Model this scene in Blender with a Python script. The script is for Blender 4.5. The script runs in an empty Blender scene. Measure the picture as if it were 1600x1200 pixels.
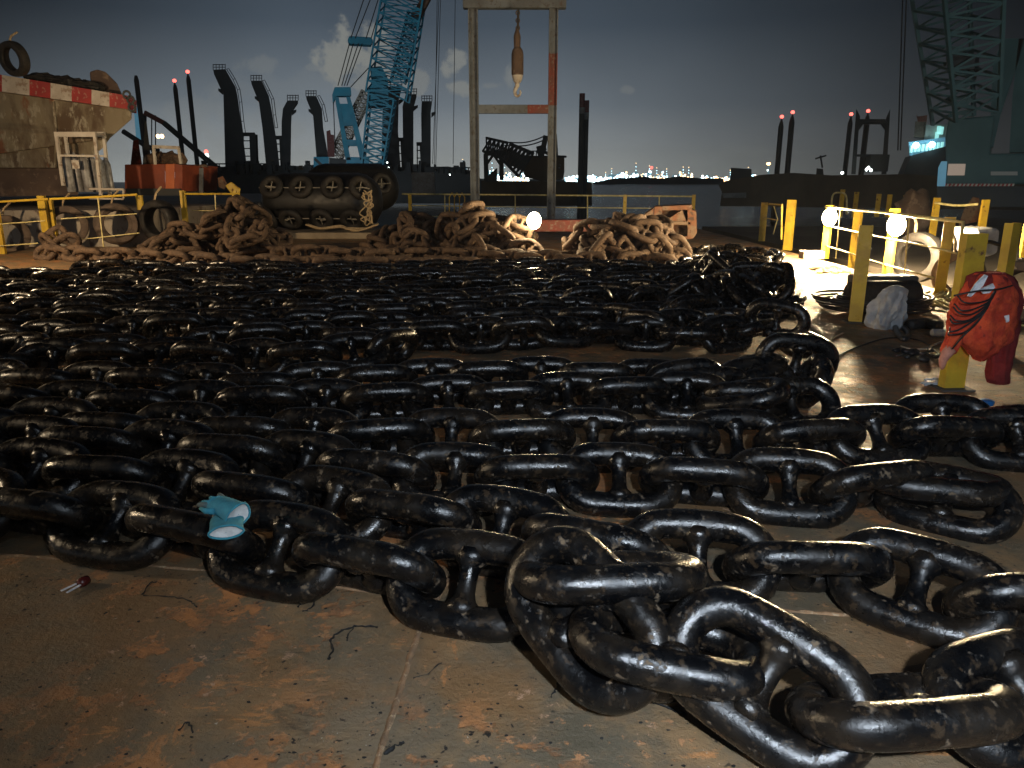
import bpy, math, random
import numpy as np
from mathutils import Vector, Matrix, noise

R = math.radians
C = bpy.context.scene.collection
SC = bpy.context.scene

# ------------------------------------------------------------------ camera
CAM_H, PITCH, F = 1.6, R(15.0), 1180.0
cd = bpy.data.cameras.new('camera')
cam = bpy.data.objects.new('camera', cd); C.objects.link(cam)
cam.location = (0, 0, CAM_H); cam.rotation_euler = (R(90) - PITCH, 0, 0)
cd.sensor_width = 36; cd.lens = F / 1600 * 36
cd.clip_start = 0.05; cd.clip_end = 9000
SC.camera = cam

# ------------------------------------------------------------------ view
SC.view_settings.view_transform = 'Standard'
SC.view_settings.look = 'None'
SC.view_settings.exposure = 0.0
SC.view_settings.gamma = 1.0
SC.cycles.use_denoising = True
SC.cycles.max_bounces = 6
SC.cycles.sample_clamp_indirect = 4.0

# ------------------------------------------------------------------ world: overcast city-glow night sky with a few small clouds
W = bpy.data.worlds.new('World'); SC.world = W; W.use_nodes = True
nt = W.node_tree; N = nt.nodes; L = nt.links
for n in list(N): N.remove(n)
def wn(t, **k):
    n = N.new(t)
    for a, b in k.items(): setattr(n, a, b)
    return n
def wm(op, a, b=None, c=None, clamp=False):
    n = N.new('ShaderNodeMath'); n.operation = op; n.use_clamp = clamp
    for i, v in enumerate((a, b, c)):
        if v is None: continue
        if isinstance(v, (int, float)): n.inputs[i].default_value = v
        else: L.new(v, n.inputs[i])
    return n.outputs[0]
tc = wn('ShaderNodeTexCoord'); sp = wn('ShaderNodeSeparateXYZ')
L.new(tc.outputs['Generated'], sp.inputs[0])
dx, dy, dz = sp.outputs
ramp = wn('ShaderNodeValToRGB'); L.new(wm('MULTIPLY', wm('MAXIMUM', dz, 0.0), 2.0, clamp=True), ramp.inputs[0])
cr = ramp.color_ramp
cr.elements[0].position = 0.0; cr.elements[0].color = (.34, .36, .345, 1)
cr.elements[1].position = 1.0; cr.elements[1].color = (.02, .026, .038, 1)
for p_, c_ in ((.05, (.30, .32, .315, 1)), (.10, (.235, .258, .27, 1)), (.18, (.140, .166, .190, 1)), (.36, (.054, .072, .094, 1)), (.52, (.034, .047, .062, 1))):
    e = cr.elements.new(p_); e.color = c_
# the glow of the city is strongest ahead and falls off to both sides
az = wm('ARCTAN2', dx, dy)
fall = wn('ShaderNodeMapRange', interpolation_type='SMOOTHSTEP')
L.new(wm('ABSOLUTE', wm('ADD', az, 0.12)), fall.inputs[0])
fall.inputs[1].default_value = 0.05; fall.inputs[2].default_value = 0.8; fall.inputs[3].default_value = 1.0; fall.inputs[4].default_value = 0.107
right = wn('ShaderNodeMapRange', interpolation_type='SMOOTHSTEP'); L.new(az, right.inputs[0])
right.inputs[1].default_value = 0.1; right.inputs[2].default_value = 0.55; right.inputs[3].default_value = 1.0; right.inputs[4].default_value = 0.5
nz = wn('ShaderNodeTexNoise'); nz.inputs['Scale'].default_value = 3.2; nz.inputs['Detail'].default_value = 4
L.new(tc.outputs['Generated'], nz.inputs['Vector'])
soft = wn('ShaderNodeMapRange'); L.new(nz.outputs['Fac'], soft.inputs[0])
soft.inputs[1].default_value = .3; soft.inputs[2].default_value = .7; soft.inputs[3].default_value = .86; soft.inputs[4].default_value = 1.16
mulv = wn('ShaderNodeVectorMath', operation='SCALE')
L.new(ramp.outputs[0], mulv.inputs[0]); fall_e = wm('MULTIPLY', 1.12, wm('POWER', fall.outputs[0], wm('MULTIPLY_ADD', wm('LESS_THAN', az, -0.12), wm('SUBTRACT', wm('MULTIPLY', wm('MAXIMUM', dz, 0.0), 12.0), 1.0), 1.0)))
back = wn('ShaderNodeMapRange', interpolation_type='SMOOTHSTEP'); L.new(wm('ABSOLUTE', az), back.inputs[0])
back.inputs[1].default_value = 1.0; back.inputs[2].default_value = 1.9; back.inputs[3].default_value = 0.0; back.inputs[4].default_value = 0.75
L.new(wm('ADD', wm('MULTIPLY', wm('MULTIPLY', fall_e, right.outputs[0]), soft.outputs[0]), back.outputs[0]), mulv.inputs['Scale'])
# small clouds lit from the city below: each at its own bearing and height in the sky
u_ = wm('DIVIDE', dx, wm('MAXIMUM', dy, 0.05)); v_ = wm('DIVIDE', dz, wm('MAXIMUM', dy, 0.05))
cn = wn('ShaderNodeTexNoise'); cn.inputs['Scale'].default_value = 17; cn.inputs['Detail'].default_value = 7; cn.inputs['Roughness'].default_value = .62
L.new(tc.outputs['Generated'], cn.inputs['Vector'])
front = wm('GREATER_THAN', dy, 0.1)
S15, C15 = math.sin(PITCH), math.cos(PITCH)
def dirpx(px, py):
    u, v = (px - 800) / F, (600 - py) / F
    return u, C15 + v * S15, v * C15 - S15
mask = None
for (px, py, sx, sy, st) in ((545, 82, 40, 46, 1.0), (585, 62, 34, 30, .8), (563, 118, 26, 26, .7), (598, 110, 26, 20, .7), (716, 96, 26, 20, .85), (730, 136, 24, 11, .8),
                             (650, 128, 18, 18, .6), (402, 100, 46, 15, .3), (798, 118, 12, 18, .6), (768, 134, 20, 6, .5), (980, 140, 12, 6, .3), (494, 105, 12, 5, .35), (1150, 235, 60, 10, .1), (420, 140, 100, 26, .14), (290, 190, 130, 50, .26)):
    a, b, c = dirpx(px, py); cu, cv = a / b, c / b
    q = wm('ADD', wm('POWER', wm('ABSOLUTE', wm('DIVIDE', wm('SUBTRACT', u_, cu), sx / F)), 2.0), wm('POWER', wm('ABSOLUTE', wm('DIVIDE', wm('SUBTRACT', v_, cv), sy / F)), 2.0))
    s = wm('SUBTRACT', wm('ADD', 1.0, wm('MULTIPLY', wm('SUBTRACT', cn.outputs['Fac'], .5), 8.0)), q)
    mr = wn('ShaderNodeMapRange', interpolation_type='SMOOTHSTEP'); L.new(s, mr.inputs[0])
    mr.inputs[1].default_value = 0.0; mr.inputs[2].default_value = .9; mr.inputs[3].default_value = 0.0; mr.inputs[4].default_value = st
    mask = mr.outputs[0] if mask is None else wm('MAXIMUM', mask, mr.outputs[0])
mask = wm('MULTIPLY', mask, front)
mx = wn('ShaderNodeMix', data_type='RGBA'); L.new(wm('MULTIPLY', mask, .8), mx.inputs[0]); L.new(mulv.outputs[0], mx.inputs[6]); mx.inputs[7].default_value = (.235, .24, .22, 1)
bg = wn('ShaderNodeBackground'); L.new(mx.outputs[2], bg.inputs[0]); bg.inputs[1].default_value = 1.0
wo = wn('ShaderNodeOutputWorld'); L.new(bg.outputs[0], wo.inputs[0])

# ------------------------------------------------------------------ geometry helpers
def at(px, py, z=0.0):
    "where the sight line of a point of the photo meets the height z"
    a, b, c = dirpx(px, py); t = (z - CAM_H) / c
    return Vector((a * t, b * t, z))
def far(px, py, Y):
    a, b, c = dirpx(px, py); t = Y / b
    return Vector((a * t, Y, CAM_H + c * t))
def zat(py, Y): return far(800, py, Y).z
def Xat(px, Y):
    return (px - 800) / F * (Y / C15)     # near enough at the horizon

class MB:
    def __init__(s): s.v = []; s.f = []
    def add(s, vs, fs):
        o = len(s.v); s.v += [Vector(q) for q in vs]; s.f += [tuple(i + o for i in f) for f in fs]; return s
    def box(s, c, sz, rot=None, taper=1.0):
        hx, hy, hz = sz[0] / 2, sz[1] / 2, sz[2] / 2
        vs = []
        for z in (-1, 1):
            k = taper if z > 0 else 1
            for x, y in ((-1, -1), (1, -1), (1, 1), (-1, 1)): vs.append(Vector((x * hx * k, y * hy * k, z * hz)))
        if rot is not None:
            m = rot if isinstance(rot, Matrix) else Matrix.Rotation(rot, 3, 'Z')
            vs = [m @ q for q in vs]
        c = Vector(c)
        return s.add([q + c for q in vs], [(3, 2, 1, 0), (4, 5, 6, 7), (0, 1, 5, 4), (1, 2, 6, 5), (2, 3, 7, 6), (3, 0, 4, 7)])
    def beam(s, a, b, w, h=None, up=(0, 0, 1)):
        a, b = Vector(a), Vector(b); h = h or w; d = b - a; l = d.length
        if l < 1e-6: return s
        x = d / l; up = Vector(up)
        if abs(x.dot(up)) > .98: up = Vector((0, 1, 0))
        y = up.cross(x).normalized(); z = x.cross(y)
        return s.box((a + b) / 2, (l, w, h), Matrix((x, y, z)).transposed())
    def tube(s, pts, r, seg=8, closed=False, cap=True):
        pts = [Vector(p) for p in pts]; n = len(pts); rr = r if isinstance(r, (list, tuple)) else [r] * n
        o = len(s.v); up = None; frames = []
        for i, p in enumerate(pts):
            if closed: d = pts[(i + 1) % n] - pts[i - 1]
            else: d = pts[min(i + 1, n - 1)] - pts[max(i - 1, 0)]
            d = d.normalized() if d.length > 1e-9 else Vector((0, 0, 1))
            if up is None:
                up = Vector((0, 0, 1)) if abs(d.z) < .9 else Vector((0, 1, 0))
            y = up - d * up.dot(d)
            if y.length < 1e-6: y = d.orthogonal()
            y.normalize(); up = y; z = d.cross(y)
            for k in range(seg):
                a = 2 * math.pi * k / seg
                s.v.append(p + (y * math.cos(a) + z * math.sin(a)) * rr[i])
        for i in range(n if closed else n - 1):
            j = (i + 1) % n
            for k in range(seg):
                k2 = (k + 1) % seg
                s.f.append((o + i * seg + k, o + i * seg + k2, o + j * seg + k2, o + j * seg + k))
        if cap and not closed:
            s.f.append(tuple(o + k for k in range(seg))[::-1]); s.f.append(tuple(o + (n - 1) * seg + k for k in range(seg)))
        return s
    def lathe(s, c, axis, prof, seg=24):
        "prof = (distance along the axis, radius)"
        c = Vector(c); ax = Vector(axis).normalized()
        return s.tube([c + ax * (h + i * 1e-5) for i, (h, r) in enumerate(prof)], [r for h, r in prof], seg)
    def torus(s, c, axis, Rr, r, n=28, m=10, flat=1.0):
        c = Vector(c); ax = Vector(axis).normalized(); u = ax.orthogonal().normalized(); w = ax.cross(u); o = len(s.v)
        for i in range(n):
            a = 2 * math.pi * i / n; d = u * math.cos(a) + w * math.sin(a)
            for k in range(m):
                b = 2 * math.pi * k / m
                s.v.append(c + d * (Rr + r * math.cos(b)) + ax * (r * flat * math.sin(b)))
        for i in range(n):
            for k in range(m):
                i2, k2 = (i + 1) % n, (k + 1) % m
                s.f.append((o + i * m + k, o + i2 * m + k, o + i2 * m + k2, o + i * m + k2))
        return s
    def prism(s, pts, d):
        "a closed outline pushed along d"
        pts = [Vector(p) for p in pts]; n = len(pts); d = Vector(d)
        if d.x == 0 and d.y > 0 and pts[0].y > 15: d.x = d.y * sum(p.x for p in pts) / n / pts[0].y   # far blocks are pushed back along the camera's sight line
        return s.add(pts + [p + d for p in pts], [tuple(range(n)), tuple(range(2 * n - 1, n - 1, -1))] + [(i, i + n, (i + 1) % n + n, (i + 1) % n) for i in range(n)])
    def ico(s, c, r, jit=0, seed=0, scale=(1, 1, 1), n=9, m=14):
        c = Vector(c); rows = []; vs = []
        for i in range(n + 1):
            t = math.pi * i / n
            for k in range(m):
                a = 2 * math.pi * k / m
                q = Vector((math.sin(t) * math.cos(a), math.sin(t) * math.sin(a), math.cos(t)))
                j = 1 + jit * noise.noise(q * 1.7 + Vector((seed * 7.1, 0, 0))) + jit * .5 * noise.noise(q * 4.3 + Vector((seed * 3.1, 5, 0)))
                vs.append(c + Vector((q.x * scale[0], q.y * scale[1], q.z * scale[2])) * r * j)
        fs = [(i * m + k, (i + 1) * m + k, (i + 1) * m + (k + 1) % m, i * m + (k + 1) % m) for i in range(n) for k in range(m)]
        return s.add(vs, fs)
    def build(s, name, m, parent=None, smooth=False, bevel=0.0):
        lo = Vector((min(q.x for q in s.v), min(q.y for q in s.v), min(q.z for q in s.v)))
        hi = Vector((max(q.x for q in s.v), max(q.y for q in s.v), max(q.z for q in s.v)))
        c = Vector(((lo.x + hi.x) / 2, (lo.y + hi.y) / 2, lo.z))
        me = bpy.data.meshes.new(name); me.from_pydata([tuple(q - c) for q in s.v], [], s.f); me.update()
        if m is not None: me.materials.append(m)
        if smooth is True: me.shade_smooth()
        elif smooth: me.shade_smooth(); me.set_sharp_from_angle(angle=R(smooth))
        o = bpy.data.objects.new(name, me); C.objects.link(o)
        pw = Vector((0, 0, 0)); p = parent
        while p is not None: pw += p.location; p = p.parent
        o.location = c - pw; o.parent = parent
        if bevel:
            b = o.modifiers.new('bevel', 'BEVEL'); b.width = bevel; b.segments = 2; b.limit_method = 'ANGLE'
        return o

def tag(o, label=None, cat=None, group=None, kind=None):
    if label: o['label'] = label
    if cat: o['category'] = cat
    if group: o['group'] = group
    if kind: o['kind'] = kind
    return o
def thing(name, loc, label, cat, group=None):
    o = bpy.data.objects.new(name, None); C.objects.link(o); o.location = loc; o.empty_display_size = .2
    return tag(o, label, cat, group)

# ------------------------------------------------------------------ materials
def mat(name, cols, scale=3.0, rough=(.5, .8), metal=0.0, bump=0.0, bscale=None, thr=.5, soft=.12, emit=None, es=1.0, spec=.5, detail=6, perobj=False, stretch=None, stain=None, coat=0):
    "cols: 1 to 3 base colours; the second appears in noise patches over the first, the third in finer flecks"
    m = bpy.data.materials.new(name); m.use_nodes = True; t = m.node_tree; b = t.nodes['Principled BSDF']
    def nn(k): return t.nodes.new(k)
    tc = nn('ShaderNodeTexCoord'); vec = tc.outputs['Object']
    if perobj:
        oi = nn('ShaderNodeObjectInfo'); ad = nn('ShaderNodeVectorMath'); ad.operation = 'MULTIPLY_ADD'
        cb = nn('ShaderNodeCombineXYZ'); t.links.new(oi.outputs['Random'], cb.inputs[0]); t.links.new(oi.outputs['Random'], cb.inputs[1])
        ad.inputs[1].default_value = (37, 53, 11); t.links.new(cb.outputs[0], ad.inputs[0]); t.links.new(vec, ad.inputs[2]); vec = ad.outputs[0]
    if stretch:
        mp = nn('ShaderNodeMapping'); mp.inputs['Scale'].default_value = stretch; t.links.new(vec, mp.inputs[0]); vec = mp.outputs[0]
    def nse(s, d=detail, ro=.6, off=0):
        q = nn('ShaderNodeTexNoise'); q.inputs['Scale'].default_value = s; q.inputs['Detail'].default_value = d; q.inputs['Roughness'].default_value = ro
        mp = nn('ShaderNodeMapping'); mp.inputs['Location'].default_value = (off, off * .7, off * 1.3); t.links.new(vec, mp.inputs[0]); t.links.new(mp.outputs[0], q.inputs['Vector'])
        return q.outputs['Fac']
    def band(v, a, c, lo=0., hi=1.):
        q = nn('ShaderNodeMapRange'); q.interpolation_type = 'SMOOTHSTEP'; t.links.new(v, q.inputs[0])
        q.inputs[1].default_value = a; q.inputs[2].default_value = c; q.inputs[3].default_value = lo; q.inputs[4].default_value = hi
        return q.outputs[0]
    def mix(f, a, c):
        q = nn('ShaderNodeMix'); q.data_type = 'RGBA'; t.links.new(f, q.inputs[0])
        for i, v in ((6, a), (7, c)):
            if isinstance(v, tuple): q.inputs[i].default_value = (*v[:3], 1)
            else: t.links.new(v, q.inputs[i])
        return q.outputs[2]
    n1 = nse(scale)
    col = cols[0]
    if len(cols) > 1: col = mix(band(n1, thr - soft, thr + soft), cols[0], cols[1])
    if len(cols) > 2: col = mix(band(nse(scale * 4.7, off=9), .54, .66), col, cols[2])
    if stain: col = mix(band(nse(stain[1], off=21), stain[2], stain[2] + .08), col, stain[0])
    if isinstance(col, tuple): b.inputs['Base Color'].default_value = (*col[:3], 1)
    else: t.links.new(col, b.inputs['Base Color'])
    t.links.new(band(nse(scale * 2.3, off=4), .3, .7, rough[0], rough[1]), b.inputs['Roughness'])
    if stain and perobj and not metal:
        q = nn('ShaderNodeMix'); q.data_type = 'FLOAT'; t.links.new(band(nse(stain[1], off=21), stain[2] - .04, stain[2] + .06), q.inputs[0]); t.links.new(b.inputs['Roughness'].links[0].from_socket, q.inputs[2]); q.inputs[3].default_value = .85; t.links.new(q.outputs[0], b.inputs['Roughness'])
    b.inputs['Metallic'].default_value = metal; b.inputs['Specular IOR Level'].default_value = spec
    if coat: b.inputs['Coat Weight'].default_value = coat; b.inputs['Coat Roughness'].default_value = .25
    if bump:
        bp = nn('ShaderNodeBump'); bp.inputs['Strength'].default_value = min(1, bump); bp.inputs['Distance'].default_value = .012 * max(1, bump)
        t.links.new(nse(bscale or scale * 6, d=8, ro=.65, off=2), bp.inputs['Height']); t.links.new(bp.outputs[0], b.inputs['Normal'])
    if emit:
        b.inputs['Emission Color'].default_value = (*emit, 1); b.inputs['Emission Strength'].default_value = es
    return m

M = {}
M['tar'] = mat('black_bitumen_paint', [(.0022, .0023, .0027), (.012, .0088, .006), (.030, .020, .012)], scale=6, rough=(.14, .40), bump=.26, bscale=34, thr=.54, soft=.12, perobj=True, stain=((.115, .080, .047), 22, .615), spec=.5)
M['rust_chain'] = mat('rusted_chain_steel', [(.120, .074, .044), (.058, .035, .022), (.19, .125, .075)], scale=7, rough=(.7, .95), bump=.9, bscale=60, perobj=True)
M['yellow'] = mat('yellow_safety_paint', [(.62, .42, .03), (.50, .32, .03)], scale=4, rough=(.35, .6), bump=.4, bscale=18, perobj=True, stain=((.13, .06, .03), 4.5, .60))
M['pale_pipe'] = mat('pale_yellow_handrail_paint', [(.72, .62, .30), (.5, .42, .16)], scale=9, rough=(.4, .6), perobj=True)
M['rubber'] = mat('black_rubber', [(.012, .011, .010), (.026, .021, .017)], scale=5, rough=(.55, .85), bump=.4, bscale=25, perobj=True)
M['dusty_rubber'] = mat('dusty_tyre_rubber', [(.16, .115, .085), (.09, .065, .05)], scale=4, rough=(.8, .95), bump=.4, bscale=25, perobj=True)
M['fender'] = mat('fender_rubber', [(.006, .006, .006), (.012, .011, .010)], scale=2.5, rough=(.38, .6), bump=.3, bscale=14)
M['galv'] = mat('weathered_galvanised_steel', [(.165, .185, .205), (.115, .125, .135), (.09, .08, .07)], scale=2.2, rough=(.5, .75), bump=.3, bscale=20, stretch=(1, 1, .8), stain=((.12, .06, .04), 1.6, .64))
M['redpaint'] = mat('faded_red_paint', [(.20, .035, .022), (.15, .05, .032), (.22, .16, .12)], scale=3, rough=(.5, .7), bump=.2)
M['whitepaint'] = mat('scuffed_white_paint', [(.62, .57, .49), (.46, .40, .33), (.30, .22, .16)], scale=1.4, rough=(.5, .75), bump=.15)
M['boldred'] = mat('marking_red_paint', [(.42, .035, .03), (.30, .03, .028), (.40, .2, .15)], scale=1.6, rough=(.5, .7), bump=.15)
M['hull'] = mat('rust_streaked_hull_plate', [(.22, .18, .115), (.10, .062, .034), (.33, .29, .21)], scale=1.6, rough=(.6, .85), bump=.35, bscale=6, stretch=(1, 1, .45), stain=((.20, .08, .035), 1.7, .58), soft=.09)
M['hull_low'] = mat('dull_brown_boot_plate', [(.13, .085, .06), (.085, .055, .042), (.2, .14, .1)], scale=.9, rough=(.7, .9), bump=.3)
M['bargewall'] = mat('dirty_pale_barge_side', [(.42, .37, .30), (.30, .25, .20), (.16, .11, .08)], scale=1.2, rough=(.7, .9), bump=.3, bscale=9, stretch=(1, 1, .5))
M['dark_steel'] = mat('dark_steel', [(.045, .048, .050), (.065, .064, .062)], scale=.4, rough=(.6, .85))
M['dark_far'] = mat('dark_far_steel', [(.035, .043, .047), (.05, .056, .06)], scale=.15, rough=(.7, .9))
M['dark_brown'] = mat('dark_brown_barge', [(.07, .058, .046), (.11, .09, .065)], scale=.2, rough=(.8, .9), stretch=(1, 1, .6))
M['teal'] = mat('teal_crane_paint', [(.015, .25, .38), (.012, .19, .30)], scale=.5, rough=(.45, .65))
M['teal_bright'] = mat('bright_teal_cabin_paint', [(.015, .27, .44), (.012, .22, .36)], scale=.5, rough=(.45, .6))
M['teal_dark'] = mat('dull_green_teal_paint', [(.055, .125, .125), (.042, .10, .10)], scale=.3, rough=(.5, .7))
M['orange'] = mat('orange_container_paint', [(.30, .06, .022), (.22, .045, .02)], scale=1.5, rough=(.5, .7), bump=.1)
M['orange_light'] = mat('lit_orange_panel_paint', [(.62, .17, .06), (.5, .13, .05)], scale=1.5, rough=(.5, .7))  # container orange made lighter, light on the corner panel put into colour
M['rust_block'] = mat('heavily_rusted_casting', [(.15, .062, .03), (.15, .10, .065), (.08, .036, .02)], scale=3.2, rough=(.8, .95), bump=1.5, bscale=14, soft=.06, stain=((.05, .03, .022), 5, .56))
M['concrete'] = mat('dusty_slab', [(.32, .26, .18), (.24, .19, .13)], scale=3, rough=(.8, .95), bump=.4)
M['rope'] = mat('pale_rope', [(.50, .38, .22), (.38, .27, .15)], scale=20, rough=(.8, .95), bump=.4, bscale=90)
M['cylgas'] = mat('grey_gas_bottle', [(.30, .30, .30), (.18, .17, .16)], scale=6, rough=(.3, .5), perobj=True)
M['hose'] = mat('black_hose', [(.012, .012, .013), (.02, .018, .017)], scale=20, rough=(.3, .5))
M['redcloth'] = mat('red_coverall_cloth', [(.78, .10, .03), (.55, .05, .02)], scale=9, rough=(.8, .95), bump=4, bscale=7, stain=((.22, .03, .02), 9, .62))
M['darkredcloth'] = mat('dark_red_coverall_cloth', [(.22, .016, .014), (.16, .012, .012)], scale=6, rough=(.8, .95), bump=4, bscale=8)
M['tape'] = mat('reflective_tape', [(.95, .96, 1.0), (.75, .78, .85)], scale=30, rough=(.2, .35), metal=0, bump=1, bscale=40)  # near-white in place of silver: the tape's returned lamplight is in the colour
M['skin_glove'] = mat('pink_work_glove', [(.60, .27, .19), (.48, .2, .14)], scale=20, rough=(.8, .9))
M['sack'] = mat('grey_woven_sack', [(.40, .41, .42), (.30, .31, .33)], scale=9, rough=(.6, .8), bump=.3, bscale=60)
M['bottle'] = mat('clear_plastic', [(.45, .5, .55)], rough=(.1, .25), spec=.8)
M['blue'] = mat('blue_plastic', [(.01, .12, .35)], rough=(.3, .5))
M['glove'] = mat('teal_knit_glove', [(.035, .24, .31), (.025, .18, .25)], scale=30, rough=(.75, .9), bump=.4, bscale=260)
M['glove_dirty'] = mat('grimy_glove_tip', [(.10, .12, .11), (.05, .10, .11)], scale=30, rough=(.8, .9), bump=.3, bscale=260)
M['glove_in'] = mat('white_glove_lining', [(.62, .62, .60), (.5, .5, .49)], scale=40, rough=(.85, .95), bump=.5, bscale=200)
M['chrome'] = mat('bright_metal', [(.6, .6, .6)], rough=(.12, .3), metal=.9)
M['darkred'] = mat('dark_red_plastic', [(.09, .012, .01)], rough=(.15, .3))
M['char'] = mat('charred_black_twig', [(.006, .006, .006)], rough=(.5, .8))
M['lampbody'] = mat('lamp_housing', [(.10, .09, .07)], rough=(.4, .6))
M['lit_warm'] = mat('lit_warm_lamp_glass', [(.9, .85, .7)], rough=(.3, .4), emit=(1, .80, .46), es=60)
M['lit_cool'] = mat('lit_cool_lamp_glass', [(.8, .9, .9)], rough=(.3, .4), emit=(.55, .93, 1.0), es=14)
M['lit_red'] = mat('lit_red_beacon', [(.9, .1, .05)], rough=(.3, .4), emit=(1, .13, .10), es=3.5)
M['city_cool'] = mat('lit_plant_cool', [(.5, .6, .6)], emit=(.50, .85, 1.0), es=8)
M['city_white'] = mat('lit_plant_white', [(.6, .6, .6)], emit=(.85, 1.0, .95), es=11)
M['city_warm'] = mat('lit_plant_warm', [(.6, .5, .4)], emit=(1.0, .62, .28), es=6.5)
M['city_blue'] = mat('lit_plant_blue', [(.2, .3, .6)], emit=(.12, .36, .95), es=2.5)
M['cityblock_glow'] = mat('far_plant_steel_glow', [(.05, .08, .10)], rough=(.7, .9), emit=(.10, .22, .28), es=.9)  # steel emits faintly: the plant's lamplight is put into the blocks
M['ship_glow'] = mat('lit_ship_window', [(.4, .5, .5)], emit=(.30, .75, .70), es=.9)
M['hill'] = mat('dark_tree_line', [(.010, .014, .012), (.016, .02, .016)], scale=.05, rough=(.9, 1))
M['pale_blue_glow'] = mat('pale_blue_glowing_cladding', [(.16, .34, .46), (.12, .26, .36)], scale=.3, emit=(.10, .26, .36), es=.5)  # cladding emits faintly: lamplight on it is put into the colour
M['window_lit'] = mat('lit_window', [(.4, .35, .3)], emit=(.62, .45, .34), es=.32)
M['signwhite'] = mat('grey_name_board', [(.42, .40, .36)], rough=(.6, .8))
M['wire'] = mat('steel_wire_rope', [(.03, .032, .035)], rough=(.5, .7))
M['wire_lit'] = mat('lit_wire', [(.28, .25, .2)], rough=(.4, .6))  # wire made much paler, lamplight on it put into the colour

# ---- deck plate: olive-grey paint, rust breaking through, drips of tar, scuffs
def deck_material():
    m = bpy.data.materials.new('deck_plate'); m.use_nodes = True; t = m.node_tree; b = t.nodes['Principled BSDF']; ln = t.links.new
    geo = t.nodes.new('ShaderNodeTexCoord').outputs['Object']
    def nse(s, d=8, ro=.6, off=0., st=(1, 1, 1), dist=0.):
        mp = t.nodes.new('ShaderNodeMapping'); mp.inputs['Location'].default_value = (off, off * .7, 0); mp.inputs['Scale'].default_value = st; ln(geo, mp.inputs[0])
        q = t.nodes.new('ShaderNodeTexNoise'); q.inputs['Scale'].default_value = s; q.inputs['Detail'].default_value = d; q.inputs['Roughness'].default_value = ro; q.inputs['Distortion'].default_value = dist
        ln(mp.outputs[0], q.inputs['Vector']); return q.outputs['Fac']
    def band(v, a, c, lo=0., hi=1.):
        q = t.nodes.new('ShaderNodeMapRange'); q.interpolation_type = 'SMOOTHSTEP'; ln(v, q.inputs[0])
        for i, k in enumerate((a, c, lo, hi)): q.inputs[i + 1].default_value = k
        return q.outputs[0]
    def mix(f, a, c):
        q = t.nodes.new('ShaderNodeMix'); q.data_type = 'RGBA'; ln(f, q.inputs[0])
        for i, v in ((6, a), (7, c)):
            if isinstance(v, tuple): q.inputs[i].default_value = (*v, 1)
            else: ln(v, q.inputs[i])
        return q.outputs[2]
    def mul(a, c):
        q = t.nodes.new('ShaderNodeMath'); q.operation = 'MULTIPLY'; ln(a, q.inputs[0])
        if isinstance(c, float): q.inputs[1].default_value = c
        else: ln(c, q.inputs[1])
        return q.outputs[0]
    big = nse(.9, 5, .55)
    col = mix(band(big, .35, .65), (.180, .132, .080), (.108, .090, .060))
    col = mix(band(nse(3.1, 9, .7, 3), .42, .66), col, (.25, .155, .075))
    col = mix(band(nse(1.6, 6, .6, 12), .46, .62), col, (.20, .115, .052))
    zone = band(nse(.75, 3, .5, 31), .40, .52)
    rust = mul(band(nse(5.2, 10, .72, 7, dist=.1), .52, .58), zone)
    rc_ = mix(band(nse(11, 6, .7, 19), .38, .62), (.50, .205, .068), (.27, .12, .05))
    col = mix(mul(rust, .85), col, rc_)
    lines = mul(band(nse(3.4, 9, .7, 101, (.4, 1.3, 1)), .60, .64), band(nse(1.1, 3, .5, 111), .48, .56))
    lines2 = mul(band(nse(3.0, 9, .7, 121, (1.2, .5, 1)), .63, .67), band(nse(1.0, 3, .5, 131), .5, .58))
    col = mix(mul(lines, .8), col, (.48, .215, .075)); col = mix(mul(lines2, .8), col, (.46, .20, .07))
    rust2 = mul(band(nse(15, 8, .7, 17), .58, .63), band(nse(1.3, 3, .5, 41), .4, .6))
    col = mix(rust2, col, (.42, .21, .095))
    pale = mul(band(nse(9, 9, .75, 27), .60, .64), band(nse(1.1, 3, .5, 44), .47, .58))
    col = mix(pale, col, (.44, .27, .17))
    crumbs = mul(band(nse(34, 4, .6, 37), .63, .67), band(nse(2.2, 4, .6, 47), .47, .56))
    col = mix(crumbs, col, (.018, .013, .010))
    dark = band(nse(2.2, 9, .72, 51, dist=1.0), .60, .70)
    col = mix(mul(dark, .65), col, (.035, .027, .020))
    # thin scratches
    sc = band(nse(2.5, 9, .75, 61, (1, 9, 1), dist=.3), .66, .70); sc2 = band(nse(2.5, 9, .75, 71, (8, 1.4, 1), dist=.3), .67, .71)
    col = mix(mul(sc, .6), col, (.04, .03, .022)); col = mix(mul(sc2, .5), col, (.2, .15, .1))
    # drops of tar and pale chips
    v = t.nodes.new('ShaderNodeTexVoronoi'); v.inputs['Scale'].default_value = 13; 
    dst = t.nodes.new('ShaderNodeVectorMath'); dst.operation = 'ADD'
    nq = t.nodes.new('ShaderNodeTexNoise'); nq.inputs['Scale'].default_value = 30; ln(geo, nq.inputs['Vector'])
    sc_ = t.nodes.new('ShaderNodeVectorMath'); sc_.operation = 'SCALE'; sc_.inputs['Scale'].default_value = .07; ln(nq.outputs['Color'], sc_.inputs[0])
    ln(geo, dst.inputs[0]); ln(sc_.outputs[0], dst.inputs[1]); ln(dst.outputs[0], v.inputs['Vector'])
    drops = mul(band(v.outputs['Distance'], .16, .10), band(nse(3.3, 3, .6, 81), .52, .58))
    col = mix(drops, col, (.010, .009, .008))
    v2 = t.nodes.new('ShaderNodeTexVoronoi'); v2.inputs['Scale'].default_value = 21; ln(dst.outputs[0], v2.inputs['Vector'])
    chips = mul(band(v2.outputs['Distance'], .085, .055), band(nse(5, 2, .6, 91), .56, .6))
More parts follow.
